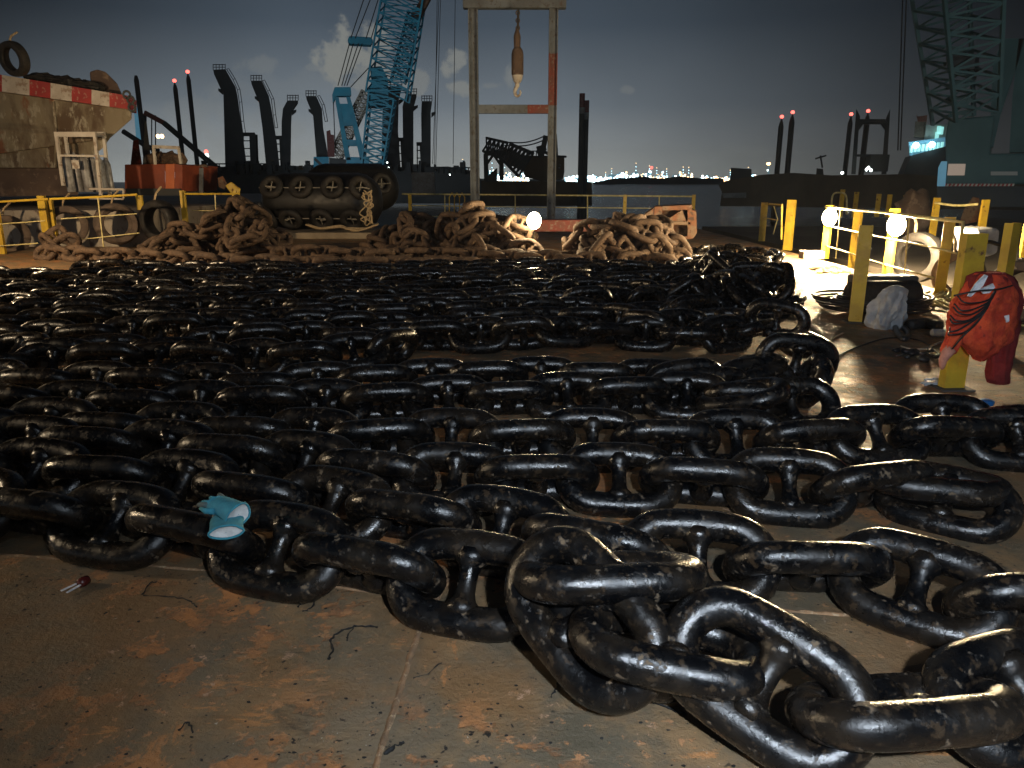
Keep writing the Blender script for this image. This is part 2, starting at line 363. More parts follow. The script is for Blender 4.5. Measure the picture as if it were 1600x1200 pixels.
    col = mix(chips, col, (.42, .38, .32))
    ln(col, b.inputs['Base Color'])
    ln(band(nse(2.6, 7, .65, 5), .3, .7, .42, .82), b.inputs['Roughness'])
    b.inputs['Specular IOR Level'].default_value = .4
    h = t.nodes.new('ShaderNodeMath'); h.operation = 'ADD'; ln(nse(38, 8, .7, 2), h.inputs[0]); ln(mul(nse(4.5, 8, .62, 8), .9), h.inputs[1])
    h2 = t.nodes.new('ShaderNodeMath'); h2.operation = 'MULTIPLY_ADD'; ln(rust, h2.inputs[0]); h2.inputs[1].default_value = -.35; ln(h.outputs[0], h2.inputs[2])
    bp = t.nodes.new('ShaderNodeBump'); bp.inputs['Strength'].default_value = .8; bp.inputs['Distance'].default_value = .012
    ln(h2.outputs[0], bp.inputs['Height']); ln(bp.outputs[0], b.inputs['Normal'])
    return m
M['deck'] = deck_material()
M['weld'] = mat('rusty_weld_bead', [(.30, .17, .085), (.16, .10, .055), (.42, .30, .18)], scale=9, rough=(.6, .85), bump=.8, bscale=70)

def water_material():
    m = bpy.data.materials.new('harbour_water'); m.use_nodes = True; t = m.node_tree; b = t.nodes['Principled BSDF']
    b.inputs['Base Color'].default_value = (.012, .018, .024, 1); b.inputs['Roughness'].default_value = .22; b.inputs['IOR'].default_value = 1.33
    tc = t.nodes.new('ShaderNodeTexCoord'); mp = t.nodes.new('ShaderNodeMapping'); mp.inputs['Scale'].default_value = (.35, 1.0, 1); t.links.new(tc.outputs['Object'], mp.inputs[0])
    n = t.nodes.new('ShaderNodeTexNoise'); n.inputs['Scale'].default_value = .8; n.inputs['Detail'].default_value = 9; n.inputs['Roughness'].default_value = .6; t.links.new(mp.outputs[0], n.inputs['Vector'])
    bp = t.nodes.new('ShaderNodeBump'); bp.inputs['Strength'].default_value = 1; bp.inputs['Distance'].default_value = 1.1; t.links.new(n.outputs['Fac'], bp.inputs['Height']); t.links.new(bp.outputs[0], b.inputs['Normal'])
    return m
M['water'] = water_material()

# ------------------------------------------------------------------ the setting
mb = MB(); mb.add([(-4000, -500, -2.0), (4000, -500, -2.0), (4000, 5000, -2.0), (-4000, 5000, -2.0)], [(0, 1, 2, 3)])
tag(mb.build('water', M['water']), kind='structure')
EDGE_X = 6.55
FAR_Y = 28.6
mb = MB(); mb.box(((EDGE_X - 26) / 2, (FAR_Y - 14) / 2, -.9), (EDGE_X + 26, FAR_Y + 14, 1.8))
deck_ob = tag(mb.build('deck_ground', M['deck']), kind='structure'); mb = MB()
def seam(pts, w=.012):
    pts = [at(*p) for p in pts]; out = []
    for a, b in zip(pts, pts[1:]):
        n = max(2, int((b - a).length / .04))
        out += [a.lerp(b, i / n) for i in range(n)]
    out.append(pts[-1]); rr = random.Random(5)
    mb.tube([p + Vector((rr.uniform(-.002, .002), rr.uniform(-.002, .002), -.002)) for p in out], [w * rr.uniform(.7, 1.1) for _ in out], 6)
seam([(700, 905), (655, 985), (590, 1190), (570, 1260)]); seam([(1225, 955), (1700, 985)]); seam([(0, 866), (330, 892), (620, 930)], .010)
seam([(500, 590), (1250, 575)], .012)
mb.build('weld_bead', M['weld'], deck_ob, True)

# neighbouring barge on the left
tag(MB().box((-24.2, 33.5, -.55), (30, 28.0, 2.9)).build('neighbour_barge_hull', M['bargewall']), 'long pale grey barge side hung with old tyres behind the left handrail', 'barge')

# ------------------------------------------------------------------ lights that the place has: work lamps
def floodlight(name, loc, aim, label, W_, color, mount=None, size=(.30, .10, .22), glass='lit_warm', spot=None, group=None, radius=.06, blend=.6, glare=0):
    if glare: size = (.16, .08, .16)
    loc, aim = Vector(loc), Vector(aim); d = (aim - loc).normalized()
    base = Vector(mount) if mount else loc
    t = thing(name, base, label, 'floodlight', group)
    x = Vector((0, 0, 1)).cross(d).normalized(); z = d.cross(x); m3 = Matrix((x, d, z)).transposed()
    MB().box(loc, size, m3).build('housing', M['lampbody'], t, bevel=.01)
    MB().box(loc + d * (size[1] / 2 + .008), (size[0] * .88, .012, size[2] * .86), m3).build('lamp_glass', M[glass], t)
    if glare: MB().ico(loc + d * (size[1] / 2 + .02), glare, 0, 0, (1, .8, 1.2), 12, 18).build('glare_dome', M[glass], t, True); radius = glare  # glowing ball added to stand in for the lamp's glare
    if mount: MB().tube([base, Vector((base.x, base.y, loc.z)), loc], .03, 8).build('bracket', M['lampbody'], t)
    ld = bpy.data.lights.new(name + '_light', 'SPOT' if spot else 'POINT'); ld.energy = W_; ld.color = color; ld.shadow_soft_size = radius
    if spot: ld.spot_size = R(spot); ld.spot_blend = blend
    lo = bpy.data.objects.new(name + '_light', ld); C.objects.link(lo); lo.parent = t
    lo.location = loc + d * (size[1] / 2 + .06 + radius) - base
    if spot: lo.rotation_euler = d.to_track_quat('-Z', 'Y').to_euler()
    return t
# cool mast light behind the photographer, warm one off to the left, warm ones on the right-hand rail and behind the rusty heap
floodlight('mast_floodlight', (2.5, -4.2, 7.5), (1.5, 6, 0), 'cool white floodlight high on a thin mast behind the camera', 260, (.80, .90, 1.0), mount=(2.5, -4.8, 0), glass='lit_cool', spot=140, radius=.22)
floodlight('head_lamp', (.42, -.35, 2.02), (1.05, 3.0, 0), 'small cool head lamp just behind and above the camera', 560, (.76, .87, 1.0), glass='lit_cool', spot=98, radius=.05, size=(.08, .05, .06), blend=1.0)
floodlight('side_floodlight', (-10.6, 11.6, 2.7), (-4, 17, .4), 'warm floodlight on a tall pole at the left side of the deck', 1500, (1, .72, .42), mount=(-11.2, 11.2, 0), spot=165, radius=.12)
floodlight('side_floodlight', (-8.5, 3.6, 2.3), (-.5, 4.0, 0), 'warm floodlight on a short pole at the left edge abreast of the camera', 620, (1, .76, .48), mount=(-9.0, 3.4, 0), spot=150, radius=.14)
_p = at(1287, 404); RP1 = (_p.x, _p.y, .88); _q = at(1384, 434); RP2 = (_q.x, _q.y, .90)
floodlight('rail_floodlight', (_p.x - .03, _p.y - .16, .88), (3, 8, .3), 'glaring warm work lamp by the farther right-hand rail post', 2000, (1, .76, .44), mount=RP1, group='work lamps on the right-hand rail', glare=.15)
floodlight('rail_floodlight', (_q.x - .02, _q.y - .16, .90), (3, 4, .3), 'glaring warm work lamp clamped to the middle right-hand rail post', 2400, (1, .76, .44), mount=RP2, group='work lamps on the right-hand rail', glare=.15)
floodlight('deck_floodlight', (.47, 16.5, .80), (.6, 10, .5), 'glaring warm work lamp standing among the rusty chain heaps by the gantry leg', 150, (1, .76, .44), mount=(.47, 16.9, 0), glare=.15)

# ------------------------------------------------------------------ chain
D_ = 0.104; PITCH_C = 4 * D_
def link_mesh(name, m, n, k, lump=0.0):
    r = D_ * .59; hw = 1.3 * D_; hl = 2.5 * D_; st = hl - hw
    path = []
    per = 4 * st + 2 * math.pi * hw
    for i in range(n):
        s = per * i / n
        if s < st: x, y = s, -hw
        elif s < st + math.pi * hw: a = (s - st) / hw - math.pi / 2; x, y = st + hw * math.cos(a), hw * math.sin(a)
        elif s < 3 * st + math.pi * hw: x, y = st - (s - st - math.pi * hw), hw
        elif s < 3 * st + 2 * math.pi * hw: a = (s - 3 * st - math.pi * hw) / hw + math.pi / 2; x, y = -st + hw * math.cos(a), hw * math.sin(a)
        else: x, y = -st + (s - 3 * st - 2 * math.pi * hw), -hw
        y *= 1 + .05 * math.cos(x / st * 1.2) if abs(x) < st * 1.3 else 1.02
        path.append(Vector((x, y, 0)))
    b = MB(); b.tube(path, [r * (1 + lump * noise.noise(p * 9)) for p in path], k, closed=True)
    me = bpy.data.meshes.new(name); me.from_pydata([tuple(q) for q in b.v], [], b.f); me.shade_smooth(); me.materials.append(m)
    return me
def stud_mesh(name, m, k):
    L_ = 1.3 * D_ * .90; prof = [(-L_, .62), (-L_ * .66, .60), (-L_ * .52, .44), (-L_ * .3, .36), (0, .34), (L_ * .3, .36), (L_ * .52, .44), (L_ * .66, .60), (L_, .62)]
    b = MB().lathe((0, 0, 0), (0, 1, 0), [(h, r * D_) for h, r in prof], k)
    me = bpy.data.meshes.new(name); me.from_pydata([tuple(q) for q in b.v], [], b.f); me.shade_smooth(); me.materials.append(m)
    return me
LM = {('tar', 1): (link_mesh('link_near', M['tar'], 56, 20, .05), stud_mesh('stud_near', M['tar'], 18)),
      ('tar', 0): (link_mesh('link_far', M['tar'], 34, 12, .05), stud_mesh('stud_far', M['tar'], 10)),
      ('rust_chain', 0): (link_mesh('rusty_link', M['rust_chain'], 34, 12, .08), stud_mesh('rusty_stud', M['rust_chain'], 10))}
ZC = 1.42 * D_
rnd = random.Random(11)
def put_link(root, c, d, roll, m='tar', near=0, stud=True):
    "one link centred at c, its length along d, rolled about it"
    x = Vector(d).normalized(); up = Vector((0, 0, 1))
    if abs(x.z) > .97: up = Vector((0, 1, 0))
    y = up.cross(x).normalized(); z = x.cross(y)
    rm = Matrix((x, y, z)).transposed() @ Matrix.Rotation(R(roll), 3, 'X')
    lm, sm = LM[(m, near)]
    o = bpy.data.objects.new('link', lm); C.objects.link(o); o.parent = root
    o.location = Vector(c) - root.location; o.rotation_mode = 'QUATERNION'; o.rotation_quaternion = rm.to_quaternion()
    if stud:
        s = bpy.data.objects.new('stud', sm); C.objects.link(s); s.parent = o
    return o
def resample(pts, a_idx=None, anchor=None, half=0.0):
    "points one pitch apart along a polyline; the first joint is placed so that a link centre falls on the anchor"
    P = [Vector(p) for p in pts]; cum = [0.0]
    for a, b in zip(P, P[1:]): cum.append(cum[-1] + (b - a).length)
    def pos(s):
        for i in range(len(P) - 1):
            if s <= cum[i + 1] or i == len(P) - 2:
                return P[i].lerp(P[i + 1], (s - cum[i]) / max(1e-9, cum[i + 1] - cum[i]))
    s0 = 0.0; par = 0
    if anchor is not None:
        best = min((((pos(cum[-1] * k / 600) - anchor).length, cum[-1] * k / 600) for k in range(601)))
        sa = best[1] - PITCH_C / 2; k = int(sa // PITCH_C); s0 = sa - k * PITCH_C; par = k
    out = []; s = s0
    while s <= cum[-1]: out.append(pos(s)); s += PITCH_C
    return out, par
def smooth_poly(pts, n=12):
    P = [Vector(p) for p in pts]; Q = [P[0] * 2 - P[1]] + P + [P[-1] * 2 - P[-2]]; out = []
    for i in range(1, len(Q) - 2):
        a, b, c, d = Q[i - 1:i + 3]
        for k in range(n):
            t = k / n
            out.append(.5 * ((2 * b) + (c - a) * t + (2 * a - 5 * b + 4 * c - d) * t * t + (3 * b - a - 3 * c + d) * t ** 3))
    out.append(P[-1]); return out
def chain(pts, label, anchor=None, m='tar', near=0, jit=6, group=None, stud=True, extra=(), roll0=45):
    pts = smooth_poly(pts)
    J, par = resample(pts, anchor=anchor)
    base = (J[0] + J[-1]) / 2; base.z = 0
    root = thing('anchor_chain', base, label, 'chain', group)
    for i in range(len(J) - 1):
        a, b = J[i], J[i + 1]
        roll = roll0 if (i - par) % 2 == 0 else roll0 - 90
        put_link(root, (a + b) / 2 + Vector((0, 0, rnd.uniform(-.004, .004))), (b - a) + Vector((0, rnd.uniform(-.012, .012), rnd.uniform(-.01, .01))), roll + rnd.uniform(-jit, jit), m, near, stud)
    for (c, d, roll) in extra: put_link(root, c, d, roll, m, near)
    return root
def pz(l, z=ZC): return [at(q[0], q[1], q[2] if len(q) > 2 else z) for q in l]
G_ROW = 'tarred chain rows laid across the deck'
def face(p0, z0, p1, z1, off):
    "like two, but the roll is counted from the one that shows the open link to the lens"
    a, b = at(*p0, z0), at(*p1, z1); c = (a + b) / 2; x = (b - a).normalized(); v = Vector((0, 0, 1.6)) - c
    y = Vector((0, 0, 1)).cross(x).normalized(); z = x.cross(y)
    return (c, b - a, math.degrees(math.atan2(-v.dot(y), v.dot(z))) + off)
exA = []
def two(p0, z0, p1, z1, roll):
    a, b = at(*p0, z0), at(*p1, z1); return ((a + b) / 2, b - a, roll)
exA += [face((850, 885), .36, (985, 1045), .17, 12),
        face((890, 902), .34, (1015, 898), .34, -80),
        face((925, 930), .22, (1010, 1010), .12, -50),
        face((955, 990), .25, (1145, 1030), .20, -62),
        face((1085, 990), .28, (1315, 1140), .15, -6),
        face((1275, 1118), .18, (1545, 1098), .19, -74),
        face((1485, 1120), .14, (1725, 1065), .16, -14)]
chain(pz([(-420, 745), (-150, 772), (20, 800), (165, 815), (290, 832), (435, 860), (580, 885), (730, 915), (830, 928)]), 'nearest black tarred chain, its right end twisted in a tangle at bottom right', anchor=at(435, 860, ZC), near=1, group=G_ROW, extra=exA)
chain(pz([(-300, 715), (-60, 730), (80, 745), (220, 752), (355, 768), (500, 788), (620, 808), (785, 828), (955, 862), (1095, 878), (1240, 885), (1340, 888), (1440, 910), (1530, 945), (1700, 950), (1900, 960)]), 'second black chain from the front, passing behind the raised tangled link', anchor=at(785, 828, ZC), near=1, group=G_ROW)
chain(pz([(-200, 682), (60, 700), (195, 705), (320, 715), (440, 722), (568, 740), (705, 748), (835, 748), (967, 750), (1090, 752), (1227, 762), (1340, 765), (1440, 752), (1520, 748)]), 'third black chain from the front, ending in a low dark clump of links at right', anchor=at(967, 750, ZC), near=1, group=G_ROW,
      extra=[face((1425, 752), .17, (1505, 760), .17, -78), face((1445, 775), .11, (1510, 790), .11, -35)])
chain(pz([(-200, 655), (50, 668), (180, 672), (275, 678), (410, 680), (525, 690), (650, 684), (767, 690), (890, 686), (1010, 690), (1130, 690), (1235, 690), (1357, 680, .18), (1480, 682), (1620, 690), (1800, 700)]), 'fourth black chain from the front, running off at right past the lit patch of deck', anchor=at(1357, 680, ZC), near=1, group=G_ROW)
chain(pz([(-150, 628), (60, 636), (195, 636), (318, 636), (425, 632), (540, 632), (640, 628), (725, 624), (830, 622), (910, 620), (1010, 618), (1100, 622), (1200, 628), (1270, 618)]), 'fifth black chain from the front, its right end below the looped pile end', anchor=at(115, 636, ZC), near=1, group=G_ROW)
chain(pz([(-150, 600), (60, 600), (190, 604), (320, 606), (420, 608), (540, 602), (640, 596), (735, 594), (840, 592), (940, 592), (1050, 600), (1150, 598), (1250, 590)]), 'sixth black chain from the front, bordering the bare strip of deck', anchor=at(320, 606, ZC), near=1, group=G_ROW)
chain([at(1245, 600, .20), at(1320, 655, .16), at(1420, 660, .14), at(1560, 664, .14), at(1750, 655, .14)][2:], 'short black chain at the right edge beyond the lit patch', near=1, group=G_ROW)

# rows in the middle of the deck, still black; they run out to the left beyond the picture
ROWS = [  # (left px, y), ... traced along the visible rows
    ([(-150, 575), (60, 568), (270, 562), (420, 560), (560, 552), (640, 545)], 'black chain row ending left of the bare strip of deck'),
    ([(-120, 545), (100, 548), (300, 540), (500, 532), (700, 524), (860, 520), (980, 526), (1110, 524), (1190, 510)], 'black chain row just behind the bare strip of deck'),
    ([(-100, 528), (120, 524), (340, 518), (560, 510), (760, 506), (930, 502), (1050, 506), (1160, 500)], 'black chain row second behind the bare strip of deck'),
    ([(-100, 508), (150, 504), (400, 498), (650, 492), (880, 486), (1000, 488), (1130, 482)], 'black chain row third behind the bare strip of deck'),
    ([(-100, 492), (200, 488), (450, 482), (700, 476), (940, 470)], 'black chain row fourth behind the bare strip of deck'),
    ([(-100, 478), (200, 474), (450, 468), (700, 463), (930, 458)], 'black chain row fifth behind the bare strip of deck'),
    ([(-100, 465), (200, 462), (450, 457), (700, 452), (960, 448)], 'black chain row sixth behind the bare strip of deck'),
    ([(-100, 453), (200, 451), (450, 447), (700, 443), (960, 440)], 'black chain row seventh behind the bare strip of deck'),
    ([(-100, 443), (60, 441), (250, 441), (500, 438), (740, 434), (960, 430)], 'black chain row third from the rusty heaps'),
    ([(-100, 434), (100, 432), (250, 430), (500, 429), (740, 426), (960, 424)], 'black chain row second from the rusty heaps'),
    ([(120, 420), (250, 424), (400, 423), (600, 423), (800, 420), (940, 418)], 'black chain row right in front of the straight rusty chain'),
]
for i, (pp, lab) in enumerate(ROWS):
    if i > 2: pp = pp + [(1040, pp[-1][1] + 3), (1070 + (i * 29) % 70, pp[-1][1] - 3 + 3 * (i % 2)), (1105 + (i * 37) % 95, pp[-1][1] + 2 + 3 * (i % 3))]
    Q = []
    for k, (x, y) in enumerate(pp):
        q = at(x, y, ZC + (.06 if (i * 3 + k) % 4 == 0 else 0)); q.y += rnd.uniform(-.06, .06) * (1 + i * .12); q.y += .10 * math.sin(x * .013 + i * 1.7) * (1 + i * .10); Q.append(q)
    chain(Q, lab, near=0, jit=22, group=G_ROW)

# heaps: joints of a chain are dropped and settled against each other, then a link is set on every span
def settle(P, keep=None, it=260, rc=.118, zmin=.115, center=None, spread=None):
    P = np.array([list(p) for p in P], float); n = len(P); idx = np.arange(n - 1)
    def dist():
        for par in (0, 1):
            a = P[par:-1:2][:len(P[par + 1::2])]; b = P[par + 1::2]
            d = b - a; l = np.linalg.norm(d, axis=1, keepdims=True) + 1e-9
            c = d * (l - PITCH_C) / l * .5
            P[par:-1:2][:len(b)] += c; P[par + 1::2] -= c
    for k in range(it):
        P[:, 2] -= .006 if k < it * .8 else .001
        for q in range(5): dist()
        S = np.concatenate([P[:-1] * .72 + P[1:] * .28, P[:-1] * .28 + P[1:] * .72]); own = np.concatenate([idx, idx])
        d = S[:, None] - S[None]; l = np.linalg.norm(d, axis=2) + 1e-9
        ok = (np.abs(own[:, None] - own[None]) > 1) & (l < 2 * rc)
        w = np.where(ok, (2 * rc - l) / l * .22, 0)[..., None]
        mv = np.clip((w * d).sum(1), -.05, .05)
        m = mv[:n - 1] + mv[n - 1:]
        P[:-1] += m * .5; P[1:] += m * .5
        P[:, 2] = np.maximum(P[:, 2], zmin)
    for q in range(12): dist()
    return [Vector(p) for p in P]
def heap(n, cx, cy, rx, ry, h, label, m='rust_chain', near=0, seed=1, group=None, rc=.146):
    rr = random.Random(seed); P = [Vector((cx - rx, cy, .2))]; a = rr.uniform(0, 6); tgt = None
    ang = 0
    for i in range(n):
        f = i / n
        if tgt is None or (P[-1] - tgt).length < .5 or rr.random() < .12:
            u = rr.uniform(0, 6.283); k = math.sqrt(rr.random()) * (1 - .55 * f)
            tgt = Vector((cx + rx * k * math.cos(u), cy + ry * k * math.sin(u), 0))
        dd = tgt - P[-1]; dd.z = 0; want = math.atan2(dd.y, dd.x)
        da = (want - a + math.pi) % (2 * math.pi) - math.pi; a += max(-1.1, min(1.1, da)) + rr.uniform(-.3, .3)
        q = P[-1] + Vector((math.cos(a), math.sin(a), 0)) * PITCH_C * .97
        e = ((q.x - cx) / rx) ** 2 + ((q.y - cy) / ry) ** 2
        q.z = .15 + h * 1.3 * f * max(.2, 1 - .5 * e) + rr.uniform(0, .12)
        P.append(q)
    J = settle(P, rc=rc)
    root = thing('anchor_chain', (cx, cy, 0), label, 'chain', group)
    for i in range(len(J) - 1):
        put_link(root, (J[i] + J[i + 1]) / 2, J[i + 1] - J[i], (45 if i % 2 else -45) + rr.uniform(-28, 28), m, near)
    return root
G_R = 'rusty chain heaps and runs before the gantry'
heap(92, -6.5, 17.3, 1.5, 1.0, 1.1, 'heap of rusty brown chain left of the big black fender', seed=3, group=G_R)
heap(62, -2.2, 17.6, 1.2, .9, .3, 'dim low heap of rusty chain between the fender and the gantry', seed=5, group=G_R)
heap(72, -.35, 16.9, .95, .8, .9, 'tall heap of rusty chain right in front of the glaring lamp and gantry', seed=8, group=G_R)
heap(88, 2.2, 15.9, 1.15, .85, .4, 'heap of rusty chain beside the rusted steel block', seed=13, group=G_R)
chain([at(60, 394, .15), at(130, 397, .15), at(230, 400, .15), at(330, 408, .15), at(450, 412, .15), at(560, 414, .15), at(680, 414, .15), at(775, 414, .15)], 'straight run of rusty chain lying along the front of the heaps', m='rust_chain', group=G_R, jit=12,
      extra=[(far(85, 370, 17.3), Vector((.8, .1, .55)), 80), (far(105, 378, 17.0), Vector((.9, 0, .35)), -60), (far(78, 382, 17.0), Vector((-.5, .1, .45)), 60)])
chain([at(430, 397, .15), at(500, 394, .17), at(580, 398, .15), at(660, 396, .15), at(760, 400, .15), at(860, 405, .15), at(960, 408, .15)], 'second run of rusty chain winding along the foot of the heaps', m='rust_chain', group=G_R, jit=20)
G_B = 'black chain piled at the right ends of the rows'
heap(26, 2.4, 9.6, 1.2, .9, .3, 'black chain pile with a standing link nearest the lit deck', m='tar', rc=.125, seed=21, group=G_B)
heap(30, 2.9, 12.0, 1.4, 1.1, .3, 'farther black chain pile below the rusted steel block', m='tar', rc=.125, seed=24, group=G_B)
root = chain([at(1075, 396, .12), at(1120, 392, .12), at(1170, 396, .12), at(1205, 402, .12), at(1210, 412, .12), at(1160, 408, .12)], 'short grey dusty chain curling back beyond the black piles', near=0, jit=25, group=G_B)
# the loops at the right ends of the rows, standing on edge
ex = [face((1165, 490), .30, (1265, 508), .24, 12), face((1060, 500), .16, (1190, 494), .24, -70), face((1195, 555), .30, (1295, 568), .24, 14), face((1110, 600), .14, (1225, 560), .28, -66),
      face((1010, 612), .12, (1130, 596), .18, 5), face((1252, 565), .18, (1285, 630), .14, 30), face((1105, 625), .15, (1215, 612), .28, -70), face((1190, 636), .14, (1285, 632), .16, -20), face((1225, 520), .16, (1290, 560), .16, -50)]
root = thing('anchor_chain', at(1200, 570, 0), 'looped black chain end standing on edge beside the lit deck patch', 'chain', G_B)
for c, d, r_ in ex: put_link(root, c, d, r_, 'tar', 1)

# ------------------------------------------------------------------ handrails
def post(t, p, h, w=.15, dp=.07, m='yellow', rot=0, name='post'):
    b = MB(); p = Vector(p); mm = Matrix.Rotation(rot, 3, 'Z')
    b.box(p + Vector((0, 0, h / 2)), (w, .012, h), mm); b.box(p + mm @ Vector((-w / 2 + .006, dp / 2 + .006, h / 2)), (.012, dp, h), mm); b.box(p + mm @ Vector((w / 2 - .006, dp / 2 + .006, h / 2)), (.012, dp, h), mm)
    return b.build(name, M[m], t)
# left rail, three bays
def rail_bay(label, base, rails, posts, thin, group=None, name='handrail'):
    t = thing(name, base, label, 'handrail', group)
    for (p, h, w) in posts: post(t, p, h, w)
    for pts, r in rails: MB().tube(pts, r, 8).build('rail', M['pale_pipe' if r < .02 else 'yellow'], t)
    for (a, b) in thin: MB().beam(a, b, .025).build('upright', M['pale_pipe'], t)
    return t
G_L = 'yellow handrails along the left deck edge'
Y0 = 17.4
def lp(px, py, Y=Y0): return far(px, py, Y)
rail_bay('yellow rail bay at the far left over a leaning tyre', lp(40, 400), [([lp(-120, 318), lp(4, 315), lp(76, 311)], .026), ([lp(-120, 386), lp(4, 384), lp(60, 380)], .014), ([lp(0, 350), lp(70, 345)], .012)],
         [(at(4, 397), 1.22, .12), (at(76, 392), 1.28, .17)], [], G_L)
rail_bay('yellow rail bay with thin middle bars before two hanging tyres', lp(150, 395), [([lp(78, 311), lp(150, 308), lp(214, 304)], .026), ([lp(95, 342), lp(214, 334)], .012), ([lp(120, 375), lp(218, 364)], .012)],
         [(at(226, 383), 1.26, .15), (at(88, 391), 1.20, .12)], [(lp(153, 308), lp(162, 386))], G_L)
rail_bay('short yellow rail bay right of the dark hanging tyre', far(330, 380, 20), [([far(288, 303, 20), far(375, 303, 20)], .026), ([far(300, 329, 20), far(350, 329, 20)], .012)],
         [(far(292, 372, 20), 1.2, .13), (far(372, 372, 20), 1.2, .10)], [(far(336, 303, 20), far(338, 345, 20))], G_L)
# far rail
YF = 28.2
t = thing('handrail', far(860, 348, YF), 'long thin yellow handrail at the far deck edge across the gantry', 'handrail')
def fp(px, py): return far(px, py, YF)
MB().tube([fp(628, 303), fp(745, 304), fp(860, 305), fp(1086, 307)], .028, 6).build('rail', M['pale_pipe'], t)
MB().tube([fp(640, 321), fp(860, 324), fp(1086, 326)], .018, 6).build('rail', M['pale_pipe'], t)
MB().tube([fp(670, 338), fp(745, 339)], .018, 6).build('rail', M['pale_pipe'], t)
for x in (695, 805, 918, 1030): MB().tube([fp(x, 305), fp(x, 346)], .022, 6).build('upright', M['pale_pipe'], t)
for x in (641, 976, 1083): MB().box(fp(x, 326) - Vector((0, 0, 0)), (.12, .06, .98)).build('post', M['yellow'], t)
t = thing('ladder_cage', fp(715, 345), 'small yellow hooped ladder top on the far rail left of the gantry', 'ladder')
for x in (706, 714, 722): MB().tube([fp(x - 4, 345), fp(x - 4, 308), fp(x, 301), fp(x + 4, 308), fp(x + 4, 345)], .02, 6).build('hoop', M['yellow'], t)

# right-hand rail
G_P = 'yellow stanchion posts along the right deck edge'
def P2(px, py, Y): return far(px, py, Y)
t = thing('handrail', at(1380, 430), 'bright yellow handrail of four posts lit by two glaring lamps', 'handrail', G_P)
post(t, at(1287, 404), 1.12, .14, rot=-.9); post(t, at(1330, 418), 1.10, .14, rot=-.9); post(t, at(1384, 434), 1.16, .14, rot=-.9); post(t, at(1467, 464), 1.12, .14, rot=-.5)
Ya, Yb, Yc, Yd = at(1287, 404).y, at(1330, 418).y, at(1384, 434).y, at(1467, 464).y
MB().tube([P2(1290, 323, Ya), P2(1335, 328, Yb), P2(1382, 332, Yc), P2(1472, 343, Yd), P2(1505, 347, Yd - .3), P2(1500, 386, Yd - .3)], .024, 8).build('rail', M['pale_pipe'], t, True)
MB().tube([P2(1290, 352, Ya), P2(1384, 372, Yc), P2(1465, 388, Yd), P2(1495, 396, Yd - .3)], .015, 8).build('rail', M['pale_pipe'], t, True)
MB().tube([P2(1290, 384, Ya), P2(1330, 396, Yb), P2(1384, 414, Yc), P2(1458, 434, Yd)], .015, 8).build('rail', M['pale_pipe'], t, True)
for x0, y0, x1, y1, Y in ((1313, 327, 1306, 404, (Ya + Yb) / 2), (1421, 338, 1413, 428, (Yc + Yd) / 2)): MB().tube([P2(x0, y0, Y), P2(x1, y1, Y)], .012, 6).build('upright', M['pale_pipe'], t)
t = thing('handrail', at(1210, 385), 'short yellow gate frame of two posts left of the lamps', 'handrail', G_P)
post(t, at(1190, 377), 1.05, .17, rot=-.2); post(t, at(1229, 391), 1.18, .2, rot=-.9)
Y1 = at(1190, 377).y; Y2 = at(1229, 391).y
MB().tube([P2(1192, 318, Y1), P2(1222, 320, Y2), P2(1221, 374, Y2)], .022, 6).build('rail', M['yellow'], t)
MB().tube([P2(1193, 340, Y1), P2(1215, 344, Y2 + .3)], .014, 6).build('rail', M['yellow'], t)
MB().tube([P2(1209, 322, Y1), P2(1215, 342, Y1), P2(1208, 366, Y1)], .014, 6).build('brace', M['pale_pipe'], t)
tag(MB().beam(at(1335, 505), at(1335, 505) + Vector((0, 0, 1.1)), .18, .012, up=(0, 1, 0)).build('dummy', M['yellow']), 'x', 'post'); bpy.data.objects.remove(bpy.data.objects['dummy'])
def lone_post(px, py, h, w, label, rot=0, m='yellow', pipe=False):
    p = at(px, py); t = thing('stanchion_post', p, label, 'post', G_P); post(t, p, h, w, rot=rot, m=m, name='channel')
    MB().box(p + Vector((0, .03, .006)), (w * 1.5, w * 1.3, .012)).build('base_plate', M['dark_steel'], t)
    return t
lone_post(1336, 504, 1.12, .145, 'dark-faced yellow post standing alone beside the grey sack', rot=-.35)
lone_post(1490, 608, 1.22, .17, 'yellow-green post carrying the red coverall', rot=.1)
lone_post(1556, 545, 1.22, .14, 'green-shaded yellow post behind the red coverall', rot=.5)
t = tag(MB().tube([P2(1502, 455, 8.2), P2(1503, 390, 8.2), P2(1512, 380, 8.2), P2(1528, 376, 8.2), P2(1535, 388, 8.2), P2(1534, 440, 8.2)], .022, 8).build('pipe_hoop', M['yellow'], smooth=True), 'bent tan pipe hoop beside the yellow-green post', 'pipe')
tag(MB().tube(smooth_poly([P2(1512, 382, 7.6), P2(1530, 385, 7.6), P2(1545, 378, 7.6), P2(1566, 384, 7.6)], 5), .02, 8).build('hose_piece', M['hose'], smooth=True), 'short dark hose slung between the two posts above the coverall', 'hose')

